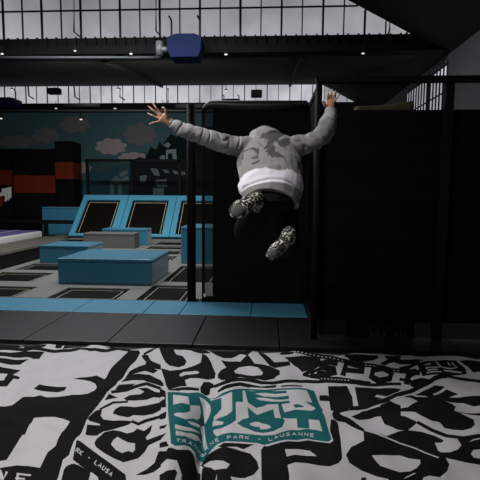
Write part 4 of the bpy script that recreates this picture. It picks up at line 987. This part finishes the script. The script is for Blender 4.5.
for v in hoodie.data.vertices:
    at1.data[v.index].value = (v.co-P0).dot(AXT)/LT
    q = at1.data[v.index].value; at3.data[v.index].value = 0.13*math.exp(-((q-0.66)/0.17)**2-((v.co.x-P0.x-0.01)/0.14)**2)-0.035
    d = max(Lsh.x-0.02-v.co.x, v.co.x-Rsh.x-0.02); at2.data[v.index].value = min(1, max(0, d/0.03))
# trousers
tr = MB()
tr.tube([TB(0.10), TB(-0.02), TB(-0.14)], [(0.172, 0.112), (0.178, 0.118), (0.16, 0.11)], 20, up=(0, 1, 0))
for hp, kn, an in ((hipL, kneL, ankL), (hipR, kneR, ankR)):
    tr.tube([hp, (hp+kn)/2, kn], [0.105, 0.105, 0.098], 16); tr.ball(kn, 0.097, 12, 8)
    tr.tube([kn, (kn+an)/2, kn+(an-kn)*0.86], [0.097, 0.088, 0.066], 16)
remeshed(tr, 0.009, 4, 'trousers', M['trouser'], person, lambda c_: 0.008*noise.noise(c_*12))
# grip socks, soles towards the viewer
def sock_mat():
    m = bpy.data.materials.new('speckled_grip_sock'); m.use_nodes = True; n = m.node_tree; b = n.nodes['Principled BSDF']; b.inputs['Roughness'].default_value = 0.8
    t = n.nodes.new('ShaderNodeTexCoord'); z = n.nodes.new('ShaderNodeTexNoise'); z.inputs['Scale'].default_value = 46; z.inputs['Detail'].default_value = 2; z.inputs['Distortion'].default_value = 1.2
    r = n.nodes.new('ShaderNodeValToRGB'); r.color_ramp.interpolation = 'CONSTANT'
    e = r.color_ramp.elements; e[0].position = 0; e[0].color = (0.018, 0.018, 0.017, 1); e[1].position = 0.53; e[1].color = (0.13, 0.128, 0.112, 1); q = e.new(0.575); q.color = (0.75, 0.73, 0.66, 1)
    n.links.new(t.outputs['Object'], z.inputs['Vector']); n.links.new(z.outputs['Fac'], r.inputs['Fac']); n.links.new(r.outputs['Color'], b.inputs['Base Color'])
    return m
SM = sock_mat(); SOLE = mat('grey_rubber_toe_grip', (0.13, 0.13, 0.125), 0.7, bump=0.5, bump_scale=120)
def sock(an, kn, pts, rr, name):
    s = MB(); q = [at(*p) for p in pts]
    s.tube(q, rr, 16, up=(0, 1, 0)); s.ball(q[0], (rr[0][0], rr[0][1], rr[0][0]), 12, 8); s.ball(q[-1], (rr[-1][0], rr[-1][1], rr[-1][0]), 12, 8)
    s.tube([an+(kn-an)*0.22, an, q[0]], [0.052, 0.047, 0.047], 14)
    o = remeshed(s, 0.006, 3, 'grip_sock', SM, person, lambda c_: 0.003*noise.noise(c_*30))
    g = MB(); c_ = (q[-1]+q[-2])/2
    g.ball(c_+Vector((0, -rr[-2][1]+0.004, 0)), (rr[-2][0]*0.72, 0.012, rr[-2][0]*0.66), 14, 8, Matrix.Rotation(math.radians(-32), 3, 'Y'))
    gp = g.build('toe_grip', SOLE, None, smooth=True); gp.parent = o; gp.matrix_parent_inverse = o.matrix_world.inverted()
sock(ankL, kneL, [(257.5, 198.5, 3.20), (251, 201, 3.15), (245, 205.5, 3.12), (238.8, 209.8, 3.11), (236.6, 211.3, 3.12)], [(0.050, 0.045), (0.050, 0.042), (0.055, 0.042), (0.064, 0.042), (0.055, 0.034)], 'l')
sock(ankR, kneR, [(289.2, 232.5, 3.20), (286.8, 239, 3.15), (281.5, 245.5, 3.12), (274.6, 251.5, 3.11), (271, 254.8, 3.12)], [(0.048, 0.045), (0.050, 0.042), (0.046, 0.042), (0.052, 0.040), (0.038, 0.030)], 'r')
